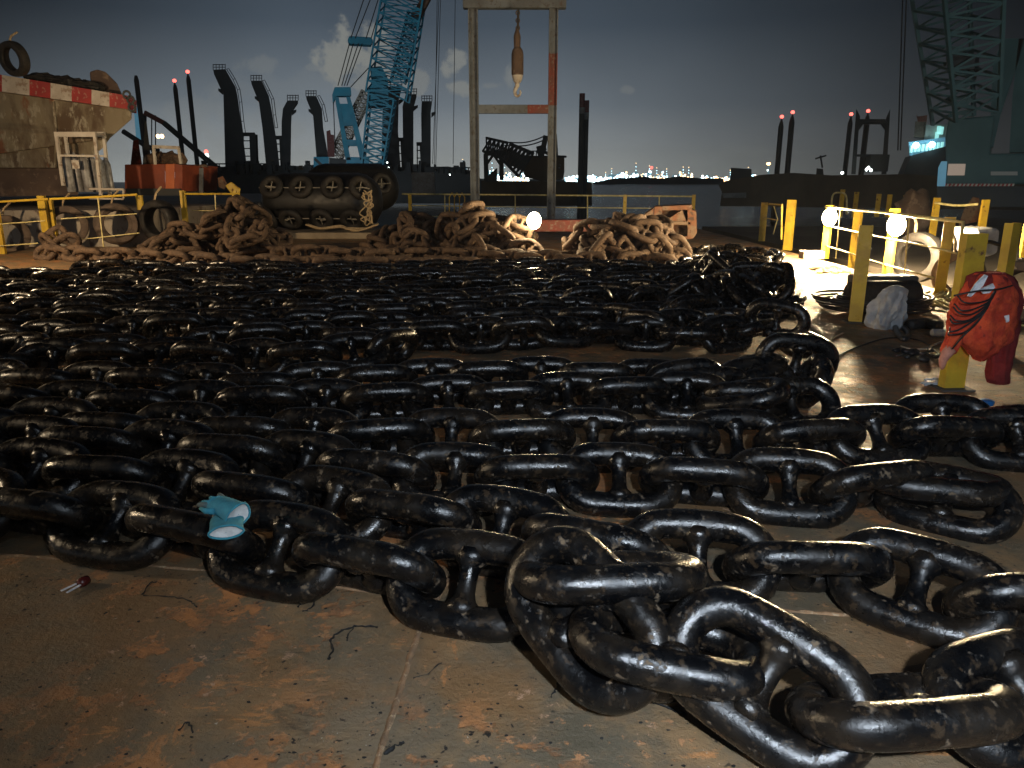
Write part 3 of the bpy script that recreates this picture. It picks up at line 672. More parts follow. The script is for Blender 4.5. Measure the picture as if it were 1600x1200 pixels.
# ------------------------------------------------------------------ gantry frame with hook block
YG = 25.5
g = thing('gantry_frame', far(805, 352, YG), 'tall weathered steel gantry frame with crossbars behind the rusty heaps', 'gantry')
def gp(px, py, Y=YG): return far(px, py, Y)
def ibeam(b, a, c, w, dpt, tk=.03):
    a, c = Vector(a), Vector(c)
    b.beam(a + Vector((0, -dpt / 2, 0)), c + Vector((0, -dpt / 2, 0)), tk, w, up=(1, 0, 0)) if False else None
    d = (c - a).normalized(); s = d.cross(Vector((0, 1, 0))).normalized()
    for k in (-1, 1): b.beam(a + s * k * w / 2, c + s * k * w / 2, tk, dpt, up=(0, 1, 0))
    b.beam(a, c, w, tk, up=(0, 1, 0))
def column(name, a, c, w, dpt, m):
    b = MB(); a, c = Vector(a), Vector(c); d = (c - a).normalized(); s = d.cross(Vector((0, 1, 0))).normalized()
    l = (c - a).length; mid = (a + c) / 2
    rot = Matrix((s, Vector((0, 1, 0)), d)).transposed()
    b.box(mid + s * (w / 2), (.03, dpt, l), rot); b.box(mid - s * (w / 2), (.03, dpt, l), rot); b.box(mid + Vector((0, -.02, 0)), (w - .032, .025, l), rot)
    return b.build(name, m, g)
xl, xr = Xat(745, YG) , Xat(862, YG)
zt = gp(800, 2).z
column('leg', (Xat(747, YG) - .02, YG, 0), (Xat(747, YG) - .02, YG, zt), .26, .30, M['galv'])
lr = Xat(857.5, YG)
z1, z2 = gp(860, 165).z, gp(860, 84).z
column('leg', (lr, YG, 0), (lr, YG, z1), .24, .30, M['galv'])
column('painted_leg_section', (lr, YG, z1 + .002), (lr, YG, z2), .24, .30, M['redpaint'])
column('leg', (lr, YG, z2 + .002), (lr, YG, zt), .24, .30, M['galv'])
zb = gp(800, 7).z
MB().box(((xl + xr) / 2, YG, zb + .02), (xr - xl + .55, .34, .28)).build('top_beam', M['galv'], g, bevel=.01)
zc = gp(800, 171).z; xm = Xat(822, YG)
MB().box((((Xat(752, YG)) + xm) / 2, YG - .05, zc), (xm - Xat(752, YG), .2, .26)).build('cross_beam', M['galv'], g, bevel=.01)
MB().box((((Xat(852, YG)) + xm) / 2 + .001, YG - .05, zc), (Xat(852, YG) - xm, .2, .26)).build('cross_beam', M['redpaint'], g, bevel=.01)
for x in (Xat(747, YG), lr): MB().box((x, YG, .03), (.5, .5, .06)).build('foot_plate', M['galv'], g)
h = thing('hook_block', gp(809, 150, 25.0), 'long grey weight with a white hook hanging from the gantry top', 'hook')
def hp(px, py): return gp(px, py, 25.0)
MB().tube([hp(810, 14), hp(809, 52)], .035, 8).build('sling', M['wire'], h)
b = MB()
for k in range(6): b.torus(hp(809, 20 + k * 6), (1, 0, 0) if k % 2 else (0, 1, 0), .055, .018, 12, 6)
b.build('hanging_chain', M['rust_chain'], h)
MB().lathe(hp(808, 79), (0, 0, 1), [(0, .05), (.05, .10), (.4, .11), (.5, .08), (.62, .04)], 14).build('swivel', M['hull_low'], h, 40)
MB().lathe(hp(808.5, 118), (0, 0, 1), [(0, .17), (.05, .185), (.6, .185), (.72, .16), (.82, .09), (.86, .05)], 20).build('weight_body', M['hull_low'], h, 40)
MB().lathe(hp(808.5, 129), (0, 0, 1), [(0, .10), (.10, .15), (.20, .172), (.235, .172)], 20).build('weight_skirt', M['whitepaint'], h, 40)
hk = [hp(808, 128), hp(808, 134), hp(806, 138), hp(804.5, 143), hp(806, 149), hp(810, 150), hp(813, 146), hp(812.5, 141)]
MB().tube(smooth_poly(hk, 5), [.075 - .05 * i / 35 for i in range(36)], 10).build('hook', M['whitepaint'], h, True)

# rusty plate and bollard near the lamp
tag(MB().box(far(890, 352, 20.5) + Vector((0, 0, 0)), (1.9, .5, .30)).build('steel_skid', M['redpaint'], bevel=.02), 'low red-brown steel skid behind the rusty chain right of the lamp', 'steel skid')

# rusted steel block with openings
def rust_block():
    Yb_ = 19.3
    p = [far(x, y, Yb_) for x, y in ((1022, 323), (1082, 320), (1088, 328), (1089, 364), (1083, 373), (1028, 378))]
    t = thing('chain_stopper', far(1055, 378, Yb_), 'rusty orange steel block with square recesses beside the chain heap', 'steel block')
    dv = Vector((0, 1.0, 0)); 
    b = MB(); 
    def q(x, y, Y=Yb_): return far(x, y, Y)
    # frame plates round the recesses
    b.prism([q(1022, 323), q(1034, 322), q(1034, 377), q(1028, 378), q(1020, 372)], dv)
    b.prism([q(1034, 322), q(1082, 320), q(1081, 328), q(1034, 329)], dv); b.prism([q(1034, 345), q(1080, 346), q(1080, 352), q(1034, 351)], dv)
    b.prism([q(1074, 328), q(1081, 328), q(1088, 330), q(1089, 364), q(1083, 373), q(1074, 374)], dv); b.prism([q(1034, 370), q(1074, 369), q(1074, 374), q(1034, 377)], dv)
    b.build('frame', M['rust_block'], t, bevel=.02)
    MB().prism([q(1034, 329, Yb_ + .45), q(1074, 328, Yb_ + .45), q(1074, 370, Yb_ + .45), q(1034, 372, Yb_ + .45)], (0, .4, 0)).build('recess_back', M['rust_block'], t)
    MB().prism([q(1040, 345), q(1066, 328), q(1072, 345)], (0, .5, 0)).build('gusset', M['rust_block'], t)
    MB().prism([q(1021, 325), q(1021, 372), q(988, 350), q(992, 346)], (0, .9, 0)).build('side_wing', M['rust_block'], t, bevel=.02)
rust_block()

# ------------------------------------------------------------------ fenders
def fender(c, ax, rad, length, label, rows, big=True):
    c = Vector(c); ax = Vector(ax).normalized(); t = thing('pneumatic_fender', (c.x, c.y, c.z - rad), label, 'fender')
    hl = length / 2; prof = [(-hl, .2 * rad), (-hl + .08, .5 * rad), (-hl + .22, .75 * rad), (-hl + .45, .93 * rad), (-hl + .7, rad), (hl - .7, rad), (hl - .45, .93 * rad), (hl - .22, .75 * rad), (hl - .08, .5 * rad), (hl, .2 * rad)]
    MB().lathe(c, ax, prof, 36).build('drum', M['fender'], t, True)
    side = ax.cross(Vector((0, 0, 1))).normalized()
    if side.y > 0: side = -side
    for (ang, offs) in rows:
        n = side * math.cos(R(ang)) + Vector((0, 0, 1)) * math.sin(R(ang))
        for k in offs:
            p = c + ax * k + n * (rad + .07); m_ = n
            if abs(k) > hl - .5: m_ = (n + ax * (.8 if k > 0 else -.8)).normalized(); p = c + ax * (k * .94) + n * (rad + .02)
            ty = MB().torus(p, m_, .26, .105, 26, 10, 1.0).build('net_tyre', M['rubber'], t, True)
            u = ax; w = n.cross(ax)
            b = MB(); r_ = random.Random(int(k * 100) + int(ang))
            for vv in (u, w):
                b.tube([p + vv * s * .27 + Vector((r_.uniform(-.02, .02), -.03, r_.uniform(-.03, .03))) for s in (-1, -.4, .2, 1)], .016, 6)
            b.build('net_chain', M['wire_lit'], ty)
        pts = [c + ax * (hl * .9 * s / 10) + n * (rad + .03) for s in range(-10, 11)]
        MB().tube(pts, .016, 6).build('net_wire', M['wire_lit'], t)
    return t
fc = far(502, 318, 23.6)
t = fender((fc.x, 23.8, 1.02), (1, -.12, 0), .84, 3.7, 'big black rubber fender wrapped in tyres on a pale slab', [(28, (-1.25, -.35, .62, 1.55)), (-34, (-1.55, -.75, .2, 1.15))])
fc2 = far(565, 300, 26.5)
fender((fc2.x - .35, 26.7, 1.40), (1, -.1, 0), .80, 3.2, 'second black tyred fender, dimmer, behind the big one', [(10, (-.6, .4, 1.35))])
b = MB(); r_ = random.Random(3)
for k in range(7):
    pp = [far(570 + r_.uniform(-8, 14), 300 + s * 10 + r_.uniform(-3, 3), 22.6) for s in range(0, 6)]
    b.tube(smooth_poly(pp, 4), .02, 6)
pp = [far(590, 352, 22.3), far(575, 358, 22.2), far(550, 359, 22.2), far(530, 355, 22.3), far(500, 357, 22.3), far(480, 352, 22.3)]
for k in range(3): b.tube(smooth_poly([p + Vector((r_.uniform(-.08, .08), r_.uniform(-.2, .2), r_.uniform(-.02, .05))) for p in pp], 4), .028, 6)
tag(b.build('mooring_rope', M['rope'], smooth=True), 'tangle of pale rope draped over the right end of the big fender', 'rope')
tag(MB().box((fc.x + .05, 22.9, .09), (3.6, 1.5, .18)).build('slab', M['concrete'], bevel=.02), 'pale dusty slab under the big tyred fender', 'slab')
r_ = random.Random(9)

# tyres hung on the left barge
def tyre(c, axis, rad, label, m='dusty_rubber', group='old tyres hung as fenders on the left barge', wide=.5):
    c = Vector(c); ax = Vector(axis).normalized(); t = thing('hanging_tyre', (c.x, c.y, c.z - rad), label, 'tyre', group)
    prof = []; b = MB(); u = ax.orthogonal().normalized(); w = ax.cross(u); n = 36; sec = [(.62, -.18), (.66, -.26), (.85, -.30), (.97, -.24), (1, -.1), (1, .1), (.97, .24), (.85, .30), (.66, .26), (.62, .18), (.66, .1), (.66, -.1)]
    vs = []
    for i in range(n):
        a = 2 * math.pi * i / n; d = u * math.cos(a) + w * math.sin(a)
        for (rr, hh) in sec: vs.append(c + d * rad * rr + ax * rad * hh * wide * 2)
    k = len(sec)
    b.add(vs, [(i * k + j, ((i + 1) % n) * k + j, ((i + 1) % n) * k + (j + 1) % k, i * k + (j + 1) % k) for i in range(n) for j in range(k)])
    b.build('tread', M[m], t, 50)
    MB().tube([c + Vector((-.1, 0, rad * .7)), c + Vector((-.05, .1, rad * 1.3)), c + Vector((0, .3, rad * 1.6))], .025, 6).build('lashing', M['rope'], t)
    return t
tyre(far(12, 368, 18.4), (1, -.9, .05), .48, 'dusty brown tyre leaning at the far left behind the rail')
tyre(far(105, 352, 18.9), (.6, -1, .1), .47, 'dusty tyre with dark hole left of centre of the second rail bay')
tyre(far(182, 350, 18.9), (.9, -1, 0), .50, 'large dusty brown tyre on the pale barge side', wide=.7)
tyre(far(249, 345, 18.9), (-.35, -1, 0), .50, 'dark shiny black tyre right of the second rail bay', m='rubber', wide=.6)
tyre(far(22, 92, 20.5), (-.35, -1, -.2), .42, 'black tyre standing on top of the striped hull', m='rubber', group=None)

# ------------------------------------------------------------------ striped hull at the left, on the neighbour barge
def hull():
    Yh = 21.0
    t = thing('rusty_hull', far(80, 300, Yh), 'rust-streaked hull end with a red and white striped top edge', 'hull')
    q = lambda x, y, Y=Yh: far(x, y, Y)
    dv = Vector((-5.5, 9, 0))
    MB().prism([q(-260, 96), q(0, 143), q(120, 160), q(206, 171), q(206, 186), q(172, 216), q(0, 240), q(-260, 250)], dv).build('bow_plate', M['hull'], t, bevel=.03)
    MB().prism([q(-260, 236, Yh + .1), q(0, 228, Yh + .1), q(172, 216, Yh + .1), q(160, 232, Yh + .1), q(120, 262, Yh + .1), q(-260, 262, Yh + .1)], dv).build('lower_plate', M['hull'], t)
    MB().prism([q(-260, 262, Yh + .3), q(128, 262, Yh + .3), q(122, 305, Yh + .3), q(-260, 312, Yh + .3)], dv).build('boot_plate', M['hull_low'], t)
    xs = [-120, -84, -48, -14, 3, 46, 79, 112, 143, 171, 203]
    top = lambda x: 117 + (x - 3) * (150 - 117) / 200.; bot = lambda x: 143 + (x - 3) * (171 - 143) / 200.
    for i in range(len(xs) - 1):
        a, c = xs[i], xs[i + 1]; m_ = M['whitepaint'] if i % 2 == 0 else M['boldred']
        MB().prism([q(a, top(a), Yh - .06), q(c - .01, top(c), Yh - .06), q(c - .01, bot(c), Yh - .06), q(a, bot(a), Yh - .06)], (-.4, 1.2, 0)).build('stripe', m_, t)
    MB().tube([q(83, 158, Yh - .05), q(88, 212, Yh - .05), q(86, 262, Yh + .0)], .035, 8).build('drain_pipe', M['hull'], t)
    for x, y in ((198, 148), (204, 156), (206, 168)): MB().torus(q(x, y, Yh - .1), (0, 1, 0), .09, .03, 12, 6).build('shackle', M['dark_steel'], t)
    return t
hull()
b = MB()
b.prism([far(x, y, 21.8) for x, y in ((140, 112), (152, 108), (165, 112), (183, 130), (192, 150), (143, 146))], (0, 1.4, 0))
tag(b.build('winch_drum_cover', M['hull_low'], bevel=.04), 'rounded dark brown winch cover on top of the striped hull', 'winch')
b = MB()
for k in range(9): b.ico(far(62 + k * 10, 124 + k * 1.6, 21.6), .32, .5, k, (1.2, .9, .5), 6, 9)
tag(b.build('tarpaulin_bundle', M['rubber']), 'low dark bundle lying along the striped hull top', 'tarpaulin')
# gas bottle rack
def bottle_rack():
    Yr = 20.0
    q = lambda x, y, Y=Yr: far(x, y, Y)
    t = thing('gas_bottle_rack', q(130, 305), 'white-framed rack of tall grey gas bottles before the striped hull', 'rack')
    b = MB()
    for Y in (Yr, Yr + .9):
        o = 0 if Y == Yr else 14
        b.beam(q(88 + o, 210, Y), q(99 + o, 290, Y), .07); b.beam(q(148 + o, 210, Y), q(158 + o, 305, Y), .07); b.beam(q(86 + o, 210, Y), q(150 + o, 210, Y), .09, .12)
        b.beam(q(94 + o, 243, Y), q(153 + o, 244, Y), .05, .05)
    b.beam(q(88, 210), q(102, 210, Yr + .9), .05); b.beam(q(148, 210), q(162, 210, Yr + .9), .05)
    b.beam(q(140, 295), q(193, 296), .05); b.beam(q(193, 296), q(193, 310), .04); b.beam(q(140, 310), q(193, 311), .04)
    b.build('rack_frame', M['whitepaint'], t)
    for i, (x, y0) in enumerate(((108, 240), (121, 238), (135, 240), (147, 242), (158, 244), (168, 246))):
        Y = Yr + .3 + (i % 2) * .25
        c = q(x + 5, 300, Y); hgt = q(x, y0, Y).z - c.z
        MB().lathe(c, (-.04, 0, 1), [(0, .10), (.03, .11), (hgt - .18, .11), (hgt - .08, .075), (hgt - .04, .035), (hgt, .03)], 14).build('gas_bottle', M['cylgas'], t, 40)
    MB().box(q(118, 257, Yr - .05), (.18, .01, .21)).build('notice_card', M['whitepaint'], t)
bottle_rack()
# orange container with frame
def orange_skip():
    Yc_ = 23.0; q = lambda x, y, Y=Yc_: far(x, y, Y)
    t = thing('orange_container', q(240, 305), 'open orange steel container with a lit corner panel on the left barge', 'container')
    MB().prism([q(195, 257), q(258, 256), q(258, 300), q(195, 302)], (0, 2.2, 0)).build('side_wall', M['orange'], t, bevel=.02)
    MB().prism([q(258.3, 256), q(273, 256), q(273, 300), q(258.3, 300)], (0, 2.2, 0)).build('corner_panel', M['orange_light'], t, bevel=.02)
    MB().prism([q(273.3, 256), q(285, 258), q(285, 299), q(273.3, 300)], (.2, 2.2, 0)).build('end_wall', M['orange'], t)
    b = MB()
    b.beam(q(243, 257), q(240, 229), .07); b.beam(q(283, 256), q(279, 231), .07); b.beam(q(239, 229), q(280, 231), .09); b.build('lifting_frame', M['whitepaint'], t)
    b = MB()
    for k in range(7): b.ico(q(244 + k * 5.5, 250 + (k % 3) * 2, Yc_ + .6), .28, .6, k, (1, 1, .8), 6, 8)
    b.build('scrap_load', M['rust_chain'], t)
    MB().beam(q(200, 300), q(284, 300), .3, .2).build('skid_base', M['dark_steel'], t)
orange_skip()
t = thing('dark_winch_frame', far(215, 258, 24), 'dark red winch frame standing left of the white lifting frame', 'winch')
MB().prism([far(x, y, 24) for x, y in ((204, 258), (208, 220), (216, 218), (222, 257))], (0, .8, 0)).build('plate', M['darkred'], t)
MB().prism([far(x, y, 24.1) for x, y in ((223, 258), (226, 190), (229, 190), (237, 256))], (0, .8, 0)).build('mast', M['dark_steel'], t)
t = thing('generator_box', far(302, 308, 24), 'squat olive machine box right of the orange container', 'generator')
MB().prism([far(x, y, 24) for x, y in ((287, 263), (318, 262), (318, 302), (287, 302))], (0, 1.4, 0)).build('casing', M['galv'], t, bevel=.02)
MB().prism([far(x, y, 24) for x, y in ((290, 262), (300, 257), (322, 257), (326, 261))], (0, 1.2, 0)).build('canvas_top', M['hull_low'], t)
MB().box(far(301, 267, 23.95), (.1, .02, .07)).build('nameplate', M['whitepaint'], t)
t = thing('yellow_bucket_arm', far(362, 305, 23), 'ochre bucket arm of a small machine lying by the rail end', 'excavator arm')
MB().prism([far(x, y, 23) for x, y in ((352, 290), (361, 284), (376, 295), (374, 306), (364, 307))], (0, .8, 0)).build('bucket', M['yellow'], t, bevel=.02)
MB().prism([far(x, y, 23.2) for x, y in ((340, 278), (348, 275), (356, 288), (350, 296), (342, 292))], (0, .5, 0)).build('arm', M['rust_block'], t)

# ------------------------------------------------------------------ far left: spuds, dark boom, tower
YS = 95.0
def spud(px0, py0, px1, py1, w, label, Y=YS, m='dark_far', beacon=True, band_=None, group='tall mooring piles with red beacons', rad=None):
    a, c = far(px1, py1, Y), far(px0, py0, Y); a = Vector((a.x, Y, -2.2)); c = Vector((a.x, Y, c.z))
    a.x = c.x = far((px0 + px1) / 2, (py0 + py1) / 2, Y).x
    t = thing('mooring_pile', a, label, 'pile', group); r0 = w / 2 / F * Y
    MB().lathe(a, (0, 0, 1), [(0, r0), (c.z - a.z - r0 * 2, r0), (c.z - a.z - r0, r0 * .8), (c.z - a.z, r0 * .55)], 14).build('shaft', M[m], t, 40)
    if band_:
        for (p0, p1, mm) in band_:
            z0, z1 = far(px0, p1, Y).z, far(px0, p0, Y).z
            MB().lathe((a.x, Y, z0), (0, 0, 1), [(0, r0 * 1.04), (z1 - z0, r0 * 1.04)], 14).build('painted_band', M[mm], t, 40)
    if beacon:
        MB().lathe(c, (0, 0, 1), [(0, .10), (.15, .10), (.15, .05), (.3, .05)], 8).build('beacon_stem', M['dark_far'], t)
        MB().ico(c + Vector((0, 0, .42)), .20 * Y / 95, 0, 0, (1.2, 1, 1), 6, 8).build('beacon', M['lit_red'], t, True)
    return t
spud(214, 118, 224, 230, 7, 'grey unlit pile standing nearest the striped hull', beacon=False, m='dark_steel')
spud(274, 132, 286, 258, 6.5, 'left pile of the pair with red beacons left of the bent columns')
spud(295, 118, 307, 258, 6.5, 'right and taller pile of the pair left of the bent columns')
t = thing('lit_tower', far(216, 232, 140), 'pale blue lit slab tower behind the bow of the striped hull', 'tower')
MB().prism([far(x, y, 140) for x, y in ((209, 168), (220, 168), (223, 222), (213, 222))], (0, 4, 0)).build('tower_face', M['pale_blue_glow'], t)
MB().tube([far(226, 178, 140), far(226, 240, 140)], .35, 8).build('side_leg', M['dark_far'], t)

def lattice(b, p0, p1, w0, w1, n=10, r=.12, dep=1.0, side=None):
    "a four-chord lattice boom"
    p0, p1 = Vector(p0), Vector(p1); d = (p1 - p0).normalized(); s = d.cross(Vector((0, 1, 0))).normalized(); q = Vector((0, 1, 0))
    def cs(f, i, j): w = w0 + (w1 - w0) * f; return p0.lerp(p1, f) + s * (w / 2 * i) + q * (w / 2 * j * dep)
    for i in (-1, 1):
        for j in (-1, 1): b.beam(cs(0, i, j), cs(1, i, j), r * 1.6)
    for k in range(n):
        f0, f1 = k / n, (k + 1) / n
        for j in (-1, 1):
            b.beam(cs(f0, -1, j), cs(f1, 1, j), r); b.beam(cs(f0, 1, j), cs(f1, -1, j), r * .9)
            b.beam(cs(f1, -1, j), cs(f1, 1, j), r)
        for i in (-1, 1): b.beam(cs(f0, i, -1), cs(f1, i, 1), r)
    return b
t = thing('dark_barge_crane', far(300, 275, 80), 'thin dark crane boom slanting down across the two piles', 'crane')
b = MB(); lattice(b, far(345, 268, 80), far(256, 192, 80), .42, .36, 26, .07, dep=.6); b.build('boom', M['dark_far'], t)
MB().beam(far(256, 192, 80), far(226, 176, 80), .3, .45).build('boom_tip', M['redpaint'], t)
MB().tube([far(192, 205, 78), far(228, 228, 78), far(248, 236, 78)], .25, 6).build('stay_cable', M['dark_far'], t)
b = MB(); [b.tube([far(x, 180, 80), far(x, 238, 80)], .06, 4) for x in (237, 243)]; b.build('hoist_wire', M['wire'], t)
for i, (x, y, mm) in enumerate(((247, 213, 'city_warm'), (253, 213, 'city_warm'), (322, 237, 'lit_red'), (323, 243, 'city_white'))):
    tag(MB().ico(far(x, y, 300), .8, 0, 0, (1, 1, 1), 5, 8).build('distant_lamp', M[mm]), ('tiny warm distant lamp left of its twin behind the slanting boom', 'tiny warm distant lamp right of its twin behind the slanting boom', 'tiny red distant beacon right of the pile pair', 'tiny white distant lamp below the red beacon')[i], 'lamp')

# ------------------------------------------------------------------ bent columns on a dark works barge
YC = 112.0
def bent(label, pts, nub, rail=True, Y=YC, frame=None):
    t = thing('bent_column', far(pts[-1][0], pts[-1][1], Y), label, 'column', 'dark bent-topped columns of the works barge')
    MB().prism([far(x, y, Y) for x, y in pts], (0, 4.5, 0)).build('shaft', M['dark_far'], t)
    x, y, s = nub
    MB().prism([far(x, y - 2, Y + 1), far(x + s * 7, y - 4, Y + 1), far(x + s * 7, y - 1, Y + 1), far(x, y + 5, Y + 1)], (0, 1, 0)).build('bracket', M['dark_far'], t)
    b = MB(); x0, x1, yy = pts[0][0], pts[1][0], pts[0][1]
    n = 4
    for k in range(n + 1):
        x = x0 + (x1 - x0) * k / n; b.tube([far(x, yy, Y), far(x, yy - 9, Y)], .05, 4)
    b.tube([far(x0, yy - 8, Y), far(x1, yy - 8, Y)], .05, 4); b.tube([far(x0, yy - 4, Y), far(x1, yy - 4, Y)], .04, 4)
    # guard cage running down the back
    bk = frame
    if bk:
        for off in (0, 4): b.tube([far(x + off, y, Y + 2) for x, y in bk], .05, 4)
        for (x, y) in bk: b.tube([far(x, y, Y + 2), far(x + 4, y - 1, Y + 2)], .04, 4)
    b.build('guard_rail', M['wire'], t)
    return t
bent('leftmost and tallest bent column leaning to the left', [(333, 109), (352, 108), (368, 136), (371, 150), (378, 200), (386, 262), (352, 262), (349, 145), (346, 138)], (348, 142, -1), frame=[(354, 108), (364, 124), (371, 140), (374, 160), (377, 190), (380, 210)])
bent('second bent column leaning to the left', [(392, 126), (409, 126), (420, 150), (425, 175), (433, 225), (437, 262), (416, 262), (410, 200), (404, 156)], (405, 154, -1), frame=[(410, 126), (418, 142), (424, 155), (427, 180), (430, 200)])
bent('short bent column leaning right, third from the left', [(449, 157), (466, 157), (456, 172), (455, 190), (454, 262), (440, 262), (440, 190), (442, 170)], (456, 175, 1))
bent('bent column leaning left just left of the teal crane', [(478, 150), (494, 150), (503, 170), (505, 200), (514, 250), (495, 252), (489, 178), (486, 170)], (489, 174, -1), frame=[(496, 150), (503, 164), (508, 190)])
bent('wide dark column behind the teal crane boom', [(604, 136), (628, 133), (623, 152), (622, 205), (626, 262), (596, 262), (598, 160)], (623, 158, 1))
bent('bent column leaning right, first one right of the crane', [(634, 147), (651, 147), (646, 166), (646, 262), (630, 262), (629, 166)], (646, 168, 1))
bent('rightmost and smallest bent column', [(659, 158), (675, 158), (673, 172), (673, 262), (659, 262), (658, 178)], (674, 178, 1))
for i, (x0, x1, y) in enumerate(((379, 398, 210), (428, 441, 215), (651, 660, 225), (622, 630, 218))):
    t = thing('scaffold_frame', far(x0, 262, YC), ('dark scaffold frame right of the leftmost column', 'dark scaffold between the second and third columns', 'dark scaffold frame between the last two columns', 'thin dark scaffold right of the wide column')[i], 'scaffold', 'dark scaffolds between the columns')
    b = MB(); q = lambda x, y: far(x, y, YC + 1)
    b.beam(q(x0, y), q(x1, y), .5); b.beam(q(x1 - 2, y), q(x1, 262), .9 if i == 0 else .4); b.beam(q(x0 + 1, y), q(x0 + 1, 262), .15)
    for yy in range(y + 10, 260, 12): b.beam(q(x0, yy), q(x1, yy), .14)
    b.build('frame', M['dark_far'], t)
def silhouette(name, pts, Y, dep, m, label, cat, parts=None):
    t = thing(name, far(pts[0][0], 300, Y), label, cat)
    MB().prism([far(x, y, Y) for x, y in pts], (0, dep, 0)).build('hull', M[m], t)
    return t
t = silhouette('works_barge', [(300, 262), (420, 258), (560, 262), (700, 260), (745, 268), (760, 300), (760, 318), (260, 318), (262, 300), (268, 282)], 104, 18, 'dark_far', 'long dark works barge carrying the bent columns', 'barge')
b = MB(); r_ = random.Random(4)
for k in range(46):
    x = r_.uniform(300, 738); hh = r_.choice((3, 4, 5, 8, 10)); w = r_.uniform(2, 9)
    p = far(x, 262, 102 + r_.random()); b.box(p, (w / F * 102, 1.2, hh / F * 102 * 2))
for x0, x1, y in ((330, 430, 256), (505, 600, 258), (676, 740, 262)):
    b.tube([far(x0, y, 101), far(x1, y, 101)], .08, 4)
    for k in range(9): xx = x0 + (x1 - x0) * k / 8; b.tube([far(xx, y, 101), far(xx, y + 8, 101)], .07, 4)
b.build('deck_gear', M['dark_far'], t)
MB().box(far(662, 288, 55), (1.6, .6, 1.6)).build('pale_locker', M['galv'], t)
b = MB()
for (x, y) in ((605, 254), (607, 262), (606, 270), (703, 273), (609, 276)): b.ico(far(x, y, 60), .05, 0, 0, (1, 1, 1), 4, 6)
b.build('deck_lamp', M['city_white'], t)

# ------------------------------------------------------------------ teal crane
YK = 92.0
k_ = lambda x, y, Y=YK: far(x, y, Y)
t = thing('teal_crane', k_(560, 262), 'teal lattice boom crane with a tall back mast amid the dark columns', 'crane')
b = MB(); lattice(b, k_(583, 262), k_(598, 152), 2.4, 2.9, 9, .12, dep=.7); b.build('boom_base', M['teal'], t)
MB().prism([k_(578, 105), k_(596, 103), k_(606, 122), k_(608, 165), k_(575, 165), k_(574, 140), k_(581, 132)], (0, 3.4, 0)).build('boom_joint', M['teal'], t, bevel=.05)
b = MB(); lattice(b, k_(606, 152), k_(641, -60), 4.6, 4.4, 12, .12, dep=.6); b.build('main_boom', M['teal'], t)
b = MB(); lattice(b, k_(622, 128), k_(648, 20), 1.6, 1.4, 12, .09, dep=.8); b.build('jib', M['teal'], t)
MB().beam(k_(648, 32), k_(668, -6), .9, .9).build('boom_sheave', M['rust_block'], t)
# back mast: an A-shaped box mast with an opening
MB().prism([k_(523, 136), k_(548, 136), k_(549, 148), k_(546, 150), k_(526, 150), k_(520, 162), k_(519, 148)], (0, 1.6, 0)).build('mast_head', M['teal'], t, bevel=.05)
MB().prism([k_(523, 151), k_(529, 151), k_(548, 250), k_(540, 250)], (0, 1.2, 0)).build('mast_leg', M['teal'], t)
MB().prism([k_(541, 151), k_(547, 151), k_(573, 250), k_(563, 250)], (0, 1.2, 0)).build('mast_leg', M['teal'], t)
MB().prism([k_(524.5, 162, YK + .2), k_(546, 162, YK + .2), k_(556, 196, YK + .2), k_(535, 197, YK + .2)], (0, .8, 0)).build('mast_web', M['teal'], t)
MB().prism([k_(541, 218, YK + .1), k_(561, 219, YK + .1), k_(564, 228, YK + .1), k_(543, 228, YK + .1)], (0, .9, 0)).build('mast_tie', M['teal'], t)
b = MB(); lattice(b, k_(524, 246, YK + 3), k_(574, 145, YK + 3), 1.4, 1.2, 16, .09); b.build('back_stay', M['wire_lit'], t)
b = MB()
for a_, c_ in (((528, 134), (546, 68)), ((534, 134), (552, 68)), ((538, 134), (560, 68)), ((542, 134), (566, 68)), ((548, 136), (576, 106)), ((548, 60), (578, -30)), ((555, 60), (590, -30)), ((572, 60), (600, -30)), ((580, 60), (606, -30)), ((521, 160), (524, 240))):
    b.tube([k_(*a_), k_(*c_)], .055, 4)
b.build('pendant_wires', M['wire'], t)
MB().prism([k_(543, 62), k_(546, 56), k_(580, 58), k_(583, 63), k_(580, 70), k_(545, 68)], (0, 1.6, 0)).build('spreader_bar', M['teal'], t, bevel=.1)
b = MB()
for x0, x1 in ((688, 676), (684, 679), (690, 681), (712, 708)): b.tube([k_(x0, -60), k_(x1, 256)], .035, 4)
b.build('hoist_wires', M['wire'], t)
MB().prism([k_(490, 245), k_(514, 245), k_(514, 262), k_(507, 262), k_(490, 267)], (0, 3, 0)).build('cabin', M['teal_bright'], t, bevel=.05)
MB().prism([k_(541, 245), k_(577, 246), k_(577, 259), k_(541, 257)], (0, 4, 0)).build('machine_house', M['teal_bright'], t, bevel=.05)
MB().prism([k_(514.3, 246, YK + .2), k_(540.8, 249, YK + .2), k_(540.8, 262, YK + .2), k_(514.3, 262, YK + .2)], (0, 3, 0)).build('turntable', M['dark_far'], t)
MB().beam(k_(507, 262), k_(492, 248), .3).build('brace', M['dark_far'], t)
t = thing('red_post_winch', k_(514, 262, 90), 'dark red post with a bracket left of the crane mast', 'winch')
MB().prism([far(x, y, 90) for x, y in ((510, 205), (516, 203), (517, 210), (522, 211), (523, 245), (512, 245))], (0, 1, 0)).build('post', M['darkred'], t)
# the crane barge's own floodlight, which lights the crane
floodlight('crane_floodlight', far(470, 262, 62) + Vector((0, 0, 0)), far(590, 120, YK), 'small floodlight on the works barge aimed up at the teal crane', 6500, (.85, .95, 1.0), glass='lit_cool', spot=70, radius=.4, size=(.3, .2, .3))

